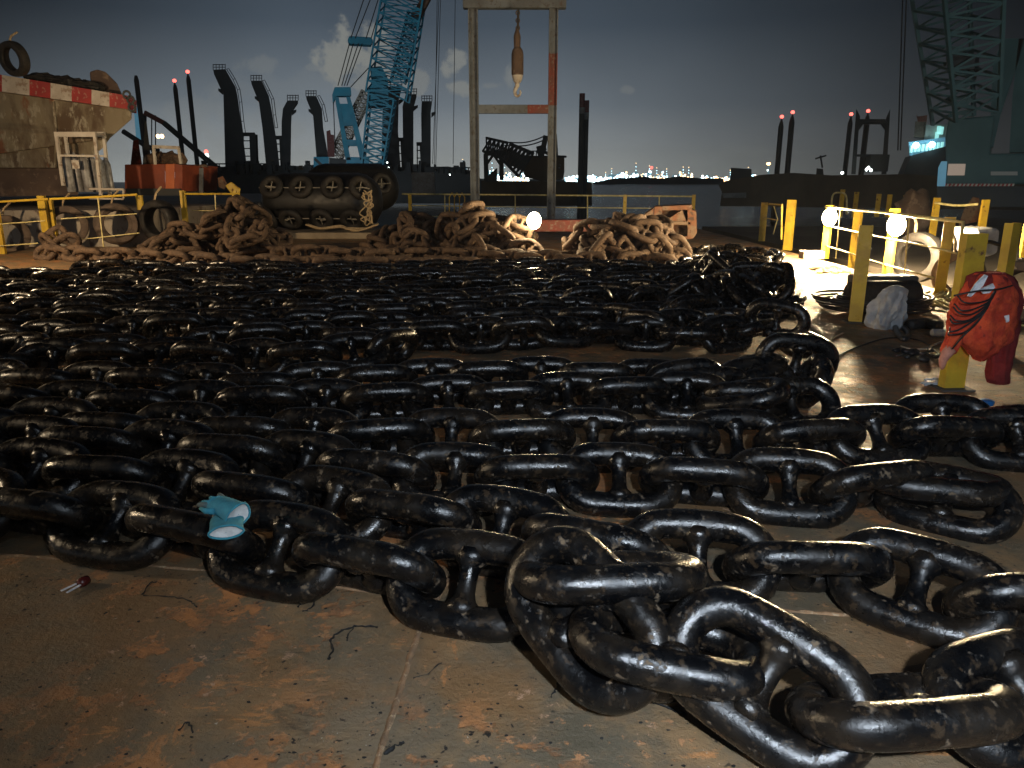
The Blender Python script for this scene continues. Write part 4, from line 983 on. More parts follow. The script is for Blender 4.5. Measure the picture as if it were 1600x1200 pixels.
# ------------------------------------------------------------------ middle: dredger silhouette, paired piles, city
YD = 78.0; d_ = lambda x, y, Y=YD: far(x, y, Y)
t = thing('dredger', d_(830, 300), 'dark dredging crane with its boom lowered on trestles, seen through the gantry', 'crane')
MB().prism([d_(817, 242), d_(882, 246), d_(882, 268), d_(880, 280), d_(845, 283), d_(820, 276), d_(816, 262)], (0, 7, 0)).build('machine_house', M['dark_brown'], t, bevel=.1)
b = MB(); lattice(b, d_(757, 226), d_(790, 236), 1.3, 1.6, 5, .12); lattice(b, d_(790, 236), d_(822, 258), 1.6, 2.6, 6, .16); b.build('boom', M['dark_far'], t)
MB().prism([d_(782, 228, YD + .4), d_(792, 232, YD + .4), d_(822, 246, YD + .4), d_(818, 268, YD + .4), d_(790, 254, YD + .4), d_(780, 246, YD + .4)], (0, .6, 0)).build('boom_plate', M['dark_brown'], t)
b = MB(); b.beam(d_(757, 239), d_(788, 240), .5); b.beam(d_(759, 240), d_(760, 282), .45, .4); b.beam(d_(783, 240), d_(784, 282), .45, .4); b.beam(d_(761, 256), d_(770, 243), .25); b.beam(d_(781, 256), d_(772, 243), .25); b.build('trestle', M['dark_far'], t)
b = MB(); b.beam(d_(846, 244), d_(853, 212), .5); b.beam(d_(868, 244), d_(866, 210), .5); b.beam(d_(841, 234), d_(845, 246), .4); b.beam(d_(839, 234), d_(853, 230), .6); b.beam(d_(846, 235), d_(868, 246), .3); b.build('a_frame', M['dark_far'], t)
b = MB()
for y0, y1 in ((222, 218), (227, 224)): b.tube(smooth_poly([d_(788, y0), d_(815, y0 + 1), d_(835, (y0 + y1) / 2 - 1), d_(852, y1 - 6)], 4), .06, 4)
b.build('pendant_wires', M['wire'], t)
b = MB(); b.beam(d_(868, 244), d_(885, 245), .3, .2); b.tube([d_(818, 236), d_(838, 236)], .05, 4); b.tube([d_(838, 236), d_(838, 244), d_(868, 244)], .05, 4)
for x in (818, 823, 828, 833, 838): b.tube([d_(x, 236), d_(x, 243)], .05, 4)
b.build('roof_rail', M['dark_far'], t)
b = MB()
for x, y in ((785, 234), (788, 242), (792, 243), (797, 247), (801, 249), (805, 252), (812, 252), (875, 258), (874, 262)): b.box(d_(x, y, YD - .4), (.18, .1, .12))
b.build('boom_sheave', M['galv'], t)
MB().prism([d_(752, 282, YD + 1), d_(925, 284, YD + 1), d_(925, 322, YD + 1), d_(752, 322, YD + 1)], (0, 14, 0)).build('barge_hull', M['dark_brown'], t)
MB().prism([d_(766, 270), d_(777, 262), d_(777, 284), d_(758, 284)], (0, 2, 0)).build('winch', M['dark_far'], t)
G_T = 'pair of tall red-topped piles right of the gantry'
spud(908, 146, 908, 300, 8, 'left and taller of two red-topped piles right of the gantry', Y=66, beacon=False, m='dark_far', band_=[(146, 168, 'darkred'), (168, 178, 'galv')], group=G_T)
spud(915, 157, 915, 300, 7.5, 'right and shorter of two red-topped piles right of the gantry', Y=68, beacon=False, m='dark_far', band_=[(157, 176, 'darkred'), (176, 187, 'galv')], group=G_T)
for x, y, Y in ((908, 146, 66), (915, 157, 68)):
    pass

# ------------------------------------------------------------------ the city and refinery across the water
YR = 1500.0; c1 = lambda x, y, Y=YR: far(x, y, Y)
px1 = YR / F / C15
t = tag(MB().prism([c1(x, y, YR + 60) for x, y in ((560, 281), (760, 279), (930, 281), (1130, 281), (1300, 281), (1300, 285.5), (560, 285.5))], (0, 60, 0)).build('far_shore', M['hill']), kind='structure')
def complex_(x0, x1, ytop, n, label, cool=.6, seed=1, tower=0, blue=0):
    rr = random.Random(seed); t = thing('refinery_block', c1((x0 + x1) / 2, 283), label, 'refinery', 'lit refinery blocks across the water')
    b = MB(); lights = {'city_cool': MB(), 'city_white': MB(), 'city_warm': MB(), 'city_blue': MB()}
    for k in range(int(n * 1.8)):
        x = rr.uniform(x0, x1); y = 283 - (283 - ytop) * rr.random() ** 1.6 * rr.uniform(.5, 1); w = rr.uniform(1.5, 5)
        Y = YR + rr.uniform(-30, 30)
        a = c1(x, 283.5, Y); c = c1(x, y, Y); b.box(((a.x), Y, (a.z + c.z) / 2), (w * px1, 8, c.z - a.z))
        for q in range(rr.randint(5, 11)):
            u = rr.random(); key = 'city_blue' if rr.random() < blue else ('city_cool' if u < cool * .6 else 'city_white' if u < cool else 'city_warm')
            s = rr.uniform(1.1, 2.9) * px1
            lights[key].box((a.x + rr.uniform(-w / 2, w / 2) * px1, Y - 4.5 - rr.random(), a.z + (c.z - a.z) * rr.random() ** 1.2), (s, .8, s * rr.uniform(.5, 1)))
    for k in range(tower):
        x = rr.uniform(x0, x1); yy = ytop - rr.uniform(2, 9); p = c1(x, 283); p2 = c1(x, yy); b.beam(p, p2, .8 * px1 * .6)
        for f in (.6, .8, 1.0): lights['city_warm' if f == 1 else 'city_cool'].box(p.lerp(p2, f) - Vector((0, 3, 0)), (.8 * px1, .8, .8 * px1))
    b.build('process_block', M['cityblock_glow'], t)
    for k, l in lights.items():
        if l.v: l.build('lamp_cluster', M[k], t)
complex_(716, 742, 252, 14, 'blue-lit plant just left of the gantry', .8, 1, 1, .7)
complex_(762, 798, 256, 34, 'brightest tall plant seen low between the gantry legs', .85, 2, 2)
complex_(798, 826, 268, 20, 'low plant with orange lamps behind the dredger boom', .5, 3)
complex_(884, 905, 272, 22, 'low bright plant strip left of the paired piles', .85, 4)
complex_(918, 948, 272, 30, 'low bright plant strip right of the paired piles', .9, 5, 1)
complex_(948, 966, 266, 14, 'cool white plant with a thin mast, third from the piles', .8, 6, 1)
complex_(966, 994, 264, 32, 'tall white-lit plant block right of the thin mast', .9, 7, 1)
complex_(1000, 1022, 264, 26, 'cool lit plant block with a red beacon on top', .8, 8, 1)
complex_(1024, 1050, 268, 14, 'scattered lamps with a thin tower beyond the bay', .55, 9, 2)
complex_(1052, 1082, 268, 16, 'warm orange lit twin towers across the bay', .2, 10, 2)
complex_(1092, 1112, 270, 14, 'small pale green lit plant at the end of the tree line', .8, 11)
complex_(1114, 1142, 274, 14, 'warm low lamps left of the dark quay block', .3, 12, 1)
complex_(1150, 1178, 270, 10, 'two thin lit masts above the dark quay block', .8, 13, 3)
tag(MB().ico(c1(1018, 262), 3, 0, 0, (1, 1, 1), 5, 8).build('beacon', M['lit_red']), 'red beacon above the cool lit plant', 'beacon')
t = thing('flare_stack', c1(1201, 283), 'flare stack with an orange flame left of the two red-lit piles', 'flare stack')
MB().tube([c1(1201, 284), c1(1201, 260)], 1.2, 6).build('stack', M['cityblock_glow'], t)
MB().ico(c1(1201, 256), 3.2, .4, 2, (1.2, 1, .9), 6, 9).build('flame', M['city_warm'], t); MB().box(c1(1200, 266), (3, 1, 3)).build('lamp_cluster', M['city_white'], t)
rr = random.Random(7); b = MB()
pts = []
for k in range(0, 76):
    f = k / 75; x = 926 + f * 205; y = 285.5 - (7.5 * min(1, f * 5) + (2.5 * math.sin(f * 21) if f > .1 else 0) * .5 + rr.uniform(0, 1.8)) * (1 - max(0, f - .8) * 1.8)
    pts.append((x, y))
b.prism([far(x, y, 900) for x, y in pts] + [far(1131, 288.4, 900), far(926, 288.4, 900)], (0, 40, 0))
tag(b.build('distant_woodland', M['hill']), 'low dark wooded shore before the city lights', 'woodland', kind='stuff')

# ------------------------------------------------------------------ right: dark quay barge, piles, frame, ship, crane
YQ = 62.0; e_ = lambda x, y, Y=YQ: far(x, y, Y)
t = thing('quay_barge', e_(1300, 330), 'long dark streaked barge across the water at right', 'barge')
MB().prism([e_(x, y) for x, y in ((1123, 290), (1130, 284), (1140, 281), (1190, 273), (1240, 270), (1300, 274), (1420, 272), (1700, 290), (1700, 330), (1125, 322), (1128, 300))], (6, 22, 0)).build('hull', M['dark_brown'], t)
MB().prism([e_(x, y, YQ - .3) for x, y in ((1128, 302), (1166, 301), (1166, 309), (1130, 309))], (0, .25, 0)).build('rubbing_board', M['galv'], t)
MB().prism([e_(x, y, YQ + 2) for x, y in ((1141, 282), (1142, 262), (1174, 264), (1175, 280))], (0, 4, 0)).build('deckhouse', M['dark_far'], t)
MB().prism([e_(x, y, YQ + 2) for x, y in ((1275, 275), (1276, 263), (1286, 264), (1287, 275))], (0, 2, 0)).build('locker', M['dark_far'], t)
b = MB(); b.tube([e_(1285, 262), e_(1282, 243)], .07, 4); b.tube([e_(1274, 248), e_(1291, 243)], .06, 4); b.build('antenna', M['dark_far'], t)
G_Q = 'red-lit piles behind the dark quay barge'
spud(1220, 190, 1215, 270, 7.5, 'left of the two leaning red-lit piles on the quay barge', Y=72, group=G_Q)
spud(1238, 183, 1230, 270, 8, 'right and taller of the two red-lit piles on the quay barge', Y=72, group=G_Q)
spud(1329, 186, 1320, 272, 7, 'red-lit pile left of the dark portal frame', Y=72, group=G_Q)
spud(1356, 181, 1345, 272, 8, 'red-lit pile seen through the dark portal frame', Y=72, group=G_Q)
t = thing('portal_frame', e_(1355, 272, 68), 'dark portal frame with horned tops on the quay barge', 'frame')
f_ = lambda x, y: e_(x, y, 68)
MB().prism([f_(1338, 170), f_(1344, 182), f_(1342, 200), f_(1337, 272), f_(1330, 272), f_(1336, 195)], (0, 1.2, 0)).build('upright', M['dark_far'], t)
MB().prism([f_(1391, 170), f_(1390, 190), f_(1385, 272), f_(1377, 272), f_(1383, 195), f_(1385, 183)], (0, 1.2, 0)).build('upright', M['dark_far'], t)
MB().prism([f_(1343, 186), f_(1384, 186), f_(1383, 203), f_(1376, 193), f_(1349, 193), f_(1342, 203)], (0, 1.0, 0)).build('crossbar', M['dark_far'], t)
MB().box(f_(1370, 255), (1.6, 1, 1.4)).build('winch_box', M['dark_far'], t); MB().beam(f_(1338, 243), f_(1385, 243), .2).build('tie_bar', M['dark_far'], t)
b = MB()
for x, y in ((1357, 262), (1354, 265), (1361, 266), (1316, 270)): b.ico(e_(x, y, 66), .12, 0, 0, (1, 1, 1), 4, 6)
b.build('work_lamp', M['city_white'], t)
tag(MB().tube([far(1411, -20, 58), far(1403, 235, 58)], .05, 4).tube([far(1417, -20, 58), far(1407, 235, 58)], .05, 4).build('hoist_wires', M['wire']), 'pair of thin hoist wires hanging left of the dark crane', 'wires')
# ship with lit bridge
YV = 130.0; v3 = lambda x, y, Y=YV: far(x, y, Y)
t = thing('ship', v3(1445, 270), 'ship with a floodlit pale superstructure behind the dark crane', 'ship')
MB().prism([v3(1424, 243), v3(1480, 228), v3(1500, 228), v3(1500, 275), v3(1410, 275)], (4, 10, 0)).build('hull', M['dark_far'], t)
MB().prism([v3(1420, 222, YV + 1), v3(1480, 214, YV + 1), v3(1480, 236, YV + 1), v3(1421, 243, YV + 1)], (0, 6, 0)).build('lower_deck', M['pale_blue_glow'], t)
MB().prism([v3(1444, 195, YV + 2), v3(1482, 195, YV + 2), v3(1482, 218, YV + 2), v3(1444, 220, YV + 2)], (0, 6, 0)).build('bridge', M['signwhite'], t)
MB().prism([v3(1430, 190, YV + 2), v3(1448, 188, YV + 2), v3(1444, 216, YV + 2), v3(1428, 214, YV + 2)], (0, 3, 0)).build('funnel', M['hull_low'], t)
MB().prism([v3(1432, 179, YV + 1.8), v3(1434, 182, YV + 1.8), v3(1449, 180, YV + 1.8), v3(1448, 190, YV + 1.8), v3(1434, 190, YV + 1.8)], (0, 3, 0)).build('funnel_top', M['redpaint'], t)
b = MB()
for x in range(1424, 1475, 6): b.box(v3(x, 233 - (x - 1424) * .12, YV + .6), (.35, .3, 1.1))
b.build('lit_window', M['ship_glow'], t)
b = MB(); [b.box(v3(x, y, YV + 1.5), (.5, .3, 1.2)) for x, y in ((1467, 203), (1471, 204), (1464, 212))]; b.build('bridge_window', M['ship_glow'], t)
for x, y in ((1431, 227), (1456, 226)):
    MB().ico(v3(x, y, YV - .5), .48, 0, 0, (1, 1, 1), 7, 10).build('deck_floodlamp', M['lit_cool'], t)
# dark teal crane at the right edge
YX = 46.0; x_ = lambda x, y, Y=YX: far(x, y, Y)
t = thing('dark_crane', x_(1540, 300), 'huge unlit green crane body filling the upper right corner', 'crane')
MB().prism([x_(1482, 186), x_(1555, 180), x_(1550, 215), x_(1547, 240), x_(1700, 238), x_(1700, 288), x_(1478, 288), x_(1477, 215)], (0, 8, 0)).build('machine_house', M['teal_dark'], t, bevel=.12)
MB().prism([x_(1466, 262, YX - .4), x_(1471, 252, YX - .4), x_(1480, 252, YX - .4), x_(1477, 291, YX - .4), x_(1464, 291, YX - .4)], (0, .8, 0)).build('cab_door', M['pale_blue_glow'], t)
MB().prism([x_(1482, 256, YX - .08), x_(1509, 256, YX - .08), x_(1507, 274, YX - .08), x_(1480, 274, YX - .08)], (0, .06, 0)).build('cab_window', M['window_lit'], t)
MB().prism([x_(1548, 268, YX - .08), x_(1590, 268, YX - .08), x_(1590, 274, YX - .08), x_(1548, 274, YX - .08)], (0, .06, 0)).build('name_board', M['signwhite'], t)
b1, b2 = MB(), MB()
for k in range(34):
    x = 1477 + k * 3.2; (b1 if k % 2 else b2).prism([x_(x, 287, YX - .12), x_(x + 3.0, 287, YX - .12), x_(x + 1.2, 291, YX - .12), x_(x - 1.8, 291, YX - .12)], (0, .06, 0))
b1.build('hazard_stripe_white', M['whitepaint'], t); b2.build('hazard_stripe_red', M['boldred'], t)
MB().prism([x_(1465, 291.5), x_(1700, 291.5), x_(1700, 325), x_(1462, 322)], (0, 9, 0)).build('undercarriage', M['dark_far'], t)
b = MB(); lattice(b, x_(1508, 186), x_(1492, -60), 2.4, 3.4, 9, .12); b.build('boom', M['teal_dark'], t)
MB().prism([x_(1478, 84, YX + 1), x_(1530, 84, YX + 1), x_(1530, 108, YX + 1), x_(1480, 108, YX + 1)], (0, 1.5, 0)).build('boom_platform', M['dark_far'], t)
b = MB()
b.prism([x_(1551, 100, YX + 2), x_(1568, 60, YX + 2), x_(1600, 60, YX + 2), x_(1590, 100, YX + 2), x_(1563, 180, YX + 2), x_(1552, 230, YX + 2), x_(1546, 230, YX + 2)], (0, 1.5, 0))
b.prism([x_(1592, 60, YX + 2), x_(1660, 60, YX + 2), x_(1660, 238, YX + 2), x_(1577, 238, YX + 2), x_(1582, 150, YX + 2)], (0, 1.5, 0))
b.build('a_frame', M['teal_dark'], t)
b = MB(); [b.beam(x_(1480 + (k % 2) * 44, 110 + k * 12, YX + 1), x_(1524 - (k % 2) * 44, 122 + k * 12, YX + 1), .2) for k in range(6)]
b.build('ladder', M['teal_dark'], t)

floodlight('added_crane_fill', (27, 26, 3.2), far(1540, 200, 46), 'unseen added fill lamp aimed at the dark crane', 1500, (.8, .95, 1.0), glass='lit_cool', spot=110, radius=.3)  # added lamp out of view, lifts the crane out of black
# neighbouring barge at right, alongside our deck
t = thing('side_barge', (14, 18, -1), 'low dark barge moored along the right deck edge with tyres and posts', 'barge')
MB().box((17.4, 17, -1.05), (19.0, 30, 1.7)).build('hull', M['dark_brown'], t)
tag(MB().box((13.8, 12.6, .15), (6.5, 3.2, .62)).build('rusty_hatch', M['rust_block'], bevel=.03), 'dim rusty hatch cover on the right-hand barge beyond the coverall', 'hatch')
G_S = 'yellow posts on the right-hand barge'
def spost(px, y0, y1, w, Y, label):
    p = far(px, y1, Y); q = far(px, y0, Y); t = thing('stanchion_post', (p.x, p.y, p.z), label, 'post', G_S)
    post(t, (p.x, p.y, p.z), q.z - p.z, w / F * Y, name='channel'); MB().box((p.x, p.y + .04, p.z + .01), (w / F * Y * 1.5, .3, .02)).build('base_plate', M['dark_steel'], t)
spost(1457, 309, 372, 9, 19, 'leftmost bright yellow post on the right-hand barge')
spost(1532, 312, 376, 10, 18, 'bright yellow post joined by a sagging wire to its left neighbour')
spost(1601, 350, 404, 14, 14, 'yellow post cut by the right edge with a rope tied round')
for i, x in enumerate((1313, 1335, 1370, 1387, 1412)): spost(x, (296, 300, 303, 304, 305)[i], 340, 6, 27 - i * .6, 'dim small yellow post number'.replace(' number', '') + (' left of a wire hoop', ' right of a wire hoop', ' of a close pair, left one', ' of a close pair, right one', ' rightmost of the dim row')[i])
tag(MB().tube(smooth_poly([far(1461, 317, 19), far(1495, 321, 18.5), far(1528, 319, 18)], 6), .03, 6).build('sagging_wire', M['pale_pipe'], smooth=True), 'sagging pale wire between the two bright yellow posts', 'wire')
tag(MB().tube(smooth_poly([far(1299, 335, 26), far(1301, 306, 26), far(1311, 301, 26), far(1322, 306, 26), far(1323, 335, 26)], 5), .03, 6).build('wire_hoop', M['pale_pipe'], smooth=True), 'dim wire hoop behind the left lamp', 'hoop')
G_TY = 'old tyres on the right-hand barge side'
tyre(far(1434, 402, 13.4), (-.9, -.6, .0), .44, 'large dim tyre hung below the lit rail', m='rubber', group=G_TY)
tyre(far(1497, 430, 11.2), (-.9, -.7, .0), .36, 'grey lumpy tyre right of the rail end post', m='dusty_rubber', group=G_TY, wide=.5)
tyre(far(1594, 455, 8.8), (-.9, -.5, .1), .36, 'pale dusty tyre behind the coverall at the right edge', m='dusty_rubber', group=G_TY, wide=.6)
t = thing('scrap_cover', far(1424, 345, 22), 'dim brown canvas-covered heap behind the lit rail', 'cover')
MB().ico(far(1428, 332, 22), .55, .4, 3, (.8, .7, 1.1), 10, 14).build('canvas', M['hull_low'], t, True)
t = thing('scrap_cover', far(1515, 335, 21), 'dim ochre leaning canvas left of the bright yellow post', 'cover')
MB().prism([far(x, y, 21) for x, y in ((1520, 308), (1530, 310), (1534, 345), (1498, 352), (1505, 330))], (0, 1, 0)).build('canvas', M['rust_block'], t)
tag(MB().prism([far(x, y, 12.5) for x, y in ((1524, 358), (1552, 356), (1564, 358), (1560, 396), (1545, 402), (1530, 396))], (0, .7, 0)).build('plastic_drum', M['sack'], bevel=.05), 'dim pale plastic drum behind the slung hose', 'drum')

# ------------------------------------------------------------------ gear on the right of the deck
t = thing('rubber_fender', at(1372, 470), 'dark cylindrical rubber fender lying behind the yellow post', 'fender')
a, c = at(1328, 464, .20), at(1428, 462, .20); ax = (c - a).normalized()
MB().lathe(a, ax, [(0, .10), (.01, .19), (.05, .20), ((c - a).length - .05, .20), ((c - a).length, .19), ((c - a).length + .01, .08)], 22).build('drum', M['rubber'], t, 40)
MB().box((a + c) / 2 + Vector((.1, .25, .1)), (.8, .3, .28)).build('saddle', M['dark_steel'], t, bevel=.03)
t = thing('hose_coil', at(1372, 478), 'flat coil of thin black hose on the deck round the yellow post', 'hose')
b = MB(); rr = random.Random(2); cc = at(1368, 480, .03)
pts = []
for k in range(240):
    a_ = k / 24 * 2 * math.pi; r0 = .55 + .10 * math.sin(k * .13) + .05 * math.sin(k * .41)
    pts.append(cc + Vector((math.cos(a_) * r0 * 1.15, math.sin(a_) * r0 * .95, .01 * (k % 24) / 24 + .02 * math.sin(k * .21) ** 2 + .0006 * k)))
b.tube(pts, .016, 8); b.build('coil', M['hose'], t, True)
t = thing('grey_sack', at(1378, 512), 'crumpled grey sack slumped beside the yellow post', 'sack')
b = MB(); c = at(1380, 512); n = 44; m_ = 60
prof = [(0, .16), (.05, .21), (.12, .22), (.2, .20), (.28, .185), (.36, .16), (.43, .12), (.47, .06), (.485, .0)]
vs = []
for i in range(n):
    f = i / (n - 1); zz = f * .485; rr0 = np.interp(zz, [p[0] for p in prof], [p[1] for p in prof])
    for k in range(m_):
        a_ = 2 * math.pi * k / m_; d = Vector((math.cos(a_), math.sin(a_) * .8, 0))
        w = 1 + .42 * noise.noise(Vector((d.x * 2.2, d.y * 2.2, zz * 6))) - .34 * abs(noise.noise(Vector((d.x * 3, d.y * 3, zz * 8 + 3)))) + .04 * abs(noise.noise(Vector((d.x * 8, d.y * 8, zz * 18))))
        vs.append(c + d * rr0 * w + Vector((.09 * f, 0, zz)))
b.add(vs, [(i * m_ + k, i * m_ + (k + 1) % m_, (i + 1) * m_ + (k + 1) % m_, (i + 1) * m_ + k) for i in range(n - 1) for k in range(m_)])
b.build('cloth', M['sack'], t, 35)
def ground_tube(name, pts, r, m, label, cat, z=None, cap=None):
    P = smooth_poly([at(x, y, (z if z is not None else r)) for x, y in pts], 6)
    o = MB().tube(P, r, 8).build(name, m, smooth=True); return tag(o, label, cat)
ground_tube('black_pipe', [(1420, 508), (1445, 505), (1468, 510)], .06, M['rubber'], 'short black pipe lying left of the coverall', 'pipe')
ground_tube('hose_end', [(1398, 505), (1402, 520), (1412, 530), (1420, 522), (1412, 512)], .03, M['hose'], 'curled black hose end right of the grey sack', 'hose')
ground_tube('welding_rod', [(1448, 545), (1462, 538), (1480, 532)], .012, M['chrome'], 'bright bent rod on the deck below the coverall', 'rod')
ground_tube('rod_bundle', [(1408, 541), (1425, 546), (1450, 545)], .010, M['wire_lit'], 'thin dull rod left of the bright bent rod', 'rod')
ground_tube('cable', [(1560, 500), (1575, 512), (1592, 508), (1615, 512)], .012, M['pale_pipe'], 'loose pale cable at the right edge of the deck', 'cable')
t = thing('water_bottle', at(1468, 520), 'clear plastic bottle lying beside the coverall', 'bottle')
a = at(1455, 520, .04); MB().lathe(a, (1, -.1, 0), [(0, .03), (.01, .042), (.14, .042), (.17, .016), (.19, .016)], 14).build('bottle_body', M['bottle'], t, 40); MB().lathe(a + Vector((.19, -.02, 0)), (1, -.1, 0), [(0, .02), (.02, .02)], 12).build('bottle_cap', M['blue'], t)
tag(MB().lathe(at(1540, 632, .02), (0, 0, 1), [(0, .05), (.03, .055), (.04, .03)], 14).build('blue_cap', M['blue'], smooth=40), 'small blue plastic cap on the deck behind the right chain', 'cap')
ground_tube('cable', [(1300, 560), (1345, 540), (1390, 528), (1440, 533), (1475, 560)], .007, M['hose'], 'thin black cable snaking across the shadowed deck by the posts', 'cable')
ground_tube('cable', [(1395, 470), (1440, 482), (1480, 487), (1500, 500)], .010, M['pale_pipe'], 'thin pale cable running from the hose coil to the coverall', 'cable')
ground_tube('welding_rod', [(1400, 556), (1430, 551), (1462, 556)], .006, M['chrome'], 'thin straight bright rod before the black scraps', 'rod')
ground_tube('rope_end', [(1272, 560), (1290, 548), (1300, 530), (1318, 520)], .009, M['rope'], 'short frayed rope end on the lit deck beside the looped chain', 'rope')
b = MB(); rr = random.Random(31)
for k in range(16):
    p = at(rr.uniform(1400, 1480), rr.uniform(545, 562), .03); b.ico(p, rr.uniform(.02, .045), .7, k, (1.4, 1, .7), 5, 7)
tag(b.build('scrap_litter', M['hose'], smooth=True), 'scatter of small shiny black scraps before the coverall', 'scrap', kind='stuff')
b = MB()
for k in range(7):
    p = at(rr.uniform(1442, 1470), rr.uniform(592, 600), .015); b.ico(p, rr.uniform(.015, .03), .8, k, (1.8, 1, .6), 5, 6)
tag(b.build('foil_scrap', M['bottle']), 'crumpled shiny foil scrap left of the yellow-green post foot', 'foil')
b = MB()
for k in range(12):
    p = at(rr.uniform(1436, 1490), rr.uniform(458, 476), .04); b.torus(p, (rr.uniform(-.6, .6), rr.uniform(-.6, .6), 1), rr.uniform(.06, .12), .018, 14, 6)
tag(b.build('shackle_pile', M['pale_pipe'], smooth=True), 'pile of pale loops and fittings by the rail end post', 'fittings')
b = MB()
for k in range(14):
    p = at(rr.uniform(1270, 1325), rr.uniform(417, 425), .03); b.ico(p, rr.uniform(.04, .09), .6, k, (1.5, 1, .6), 5, 7)
tag(b.build('rag_pile', M['rope']), 'low pile of rags lit beside the right rail', 'rags')
tag(MB().box(at(1268, 398, .08), (.45, .3, .16)).build('small_box', M['whitepaint'], bevel=.01), 'small pale box at the foot of the left lamp', 'box')

# red coverall hung over the post
def coverall():
    Yv = 5.65; q = lambda x, y, Y=Yv: far(x, y, Y)
    t = thing('coverall', at(1530, 600), 'orange-red work coverall slung over a yellow post', 'coverall')
    rows = [(428, 1536, 1566), (438, 1527, 1576), (449, 1516, 1580), (460, 1506, 1582), (470, 1493, 1582), (484, 1483, 1581), (500, 1479, 1580), (516, 1480, 1576), (528, 1490, 1570), (540, 1503, 1558), (551, 1514, 1545), (563, 1526, 1531)]
    def loft(name, rows, dep, m, seed, Y, fold=.03):
        b = MB(); vs = []; n = 40; k = 0; R0 = []
        for i in range(len(rows) - 1):
            for s in range(4): R0.append([rows[i][j] + (rows[i + 1][j] - rows[i][j]) * s / 4 for j in range(3)])
        R0.append(list(rows[-1]))
        for (y, xa, xb) in R0:
            A, B = far(xa, y, Y), far(xb, y, Y); c = (A + B) / 2; hw = (B.x - A.x) / 2
            for j in range(n):
                a = 2 * math.pi * j / n; d = Vector((math.cos(a) * hw, math.sin(a) * min(dep, hw * .9), 0))
                f = noise.noise(Vector((c.x * 3 + math.cos(a) * 2.2 + seed, math.sin(a) * 2.2, c.z * 2.6))) + .5 * noise.noise(Vector((math.cos(a) * 5 + c.z * 5, math.sin(a) * 5, seed + c.z * 3)))
                vs.append(c + d * (1 + fold * 0) + d.normalized() * fold * (f + .5 * abs(noise.noise(Vector((c.x * 9 + math.cos(a) * 7 + c.z * 9, math.sin(a) * 4, c.z * 3 + seed))))) if d.length > 1e-6 else c)
        b.add(vs, [(i * n + j, i * n + (j + 1) % n, (i + 1) * n + (j + 1) % n, (i + 1) * n + j) for i in range(len(R0) - 1) for j in range(n)] + [tuple(range(n)), tuple(range(len(vs) - n, len(vs)))[::-1]])
        return b.build(name, m, t, True)
    loft('torso', rows, .15, M['redcloth'], 1, Yv + .02, .07)
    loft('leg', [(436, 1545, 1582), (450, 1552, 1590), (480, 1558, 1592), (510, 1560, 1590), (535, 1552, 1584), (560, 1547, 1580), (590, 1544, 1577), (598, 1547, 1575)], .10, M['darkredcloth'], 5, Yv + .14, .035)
    loft('sleeve', [(520, 1482, 1502), (535, 1478, 1500), (546, 1472, 1494), (552, 1472, 1490)], .06, M['redcloth'], 9, Yv - .06, .02)
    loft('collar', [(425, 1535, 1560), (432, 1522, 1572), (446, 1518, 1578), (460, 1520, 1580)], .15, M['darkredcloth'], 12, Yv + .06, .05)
    for P in (((1512, 463), (1517, 464), (1536, 447), (1544, 431), (1539, 429), (1525, 443)), ((1531, 452), (1536, 459), (1546, 458), (1555, 449), (1552, 443), (1541, 448))):
        MB().prism([q(x, y, Yv - .185 + .02 * (k % 2)) for k, (x, y) in enumerate(P)], (0, .012, 0)).build('reflective_tape', M['tape'], t)
    MB().prism([q(1570, 494, Yv - .13), q(1577, 492, Yv - .13), q(1577, 502, Yv - .13), q(1573, 504, Yv - .13)], (0, .012, 0)).build('reflective_tape', M['tape'], t)
    # glove-like cuff hanging at the left
    b = MB(); b.tube(smooth_poly([q(1485, 545, Yv - .08), q(1477, 556, Yv - .09), q(1473, 566, Yv - .09), q(1472, 577, Yv - .08)], 4), [.045, .043, .042, .04, .036, .034, .032, .03, .028, .026, .022, .018, .008], 10)
    b.build('lining_flap', M['skin_glove'], t, True)
    return t
coverall()
t = thing('black_cable_coil', far(1530, 470, 5.4), 'loops of thin black cable hung over the red coverall', 'cable')
b = MB(); rr = random.Random(8)
for k in (0, 1.3, 1.8, 3.4, 4.1, 5.6, 6.2):
    x0, y0 = 1497 + k * -3, 462 + k * 7; k += rr.uniform(-.2, .2)
    pts = [far(1556 - k * 1, 452 + k * 1.5, 5.44), far(1550 - k * 2, 464 + k * 4, 5.38), far(1532 - k * 4 + rr.uniform(-5, 5), 474 + k * 7 + rr.uniform(-3, 5), 5.36), far(1508 - k * 4, 474 + k * 8, 5.37), far(max(1484, x0 - 2), 462 + k * 9, 5.42)]
    b.tube(smooth_poly(pts, 7), .0065, 6)
b.tube(smooth_poly([far(1556, 455, 5.4), far(1530, 500, 5.37), far(1505, 525, 5.4), far(1488, 545, 5.45)], 7), .0065, 6)
b.tube(smooth_poly([far(1490, 462, 5.42), far(1525, 455, 5.38), far(1560, 452, 5.4), far(1582, 446, 5.45)], 7), .0065, 6)
b.build('cable_loops', M['hose'], t, True)

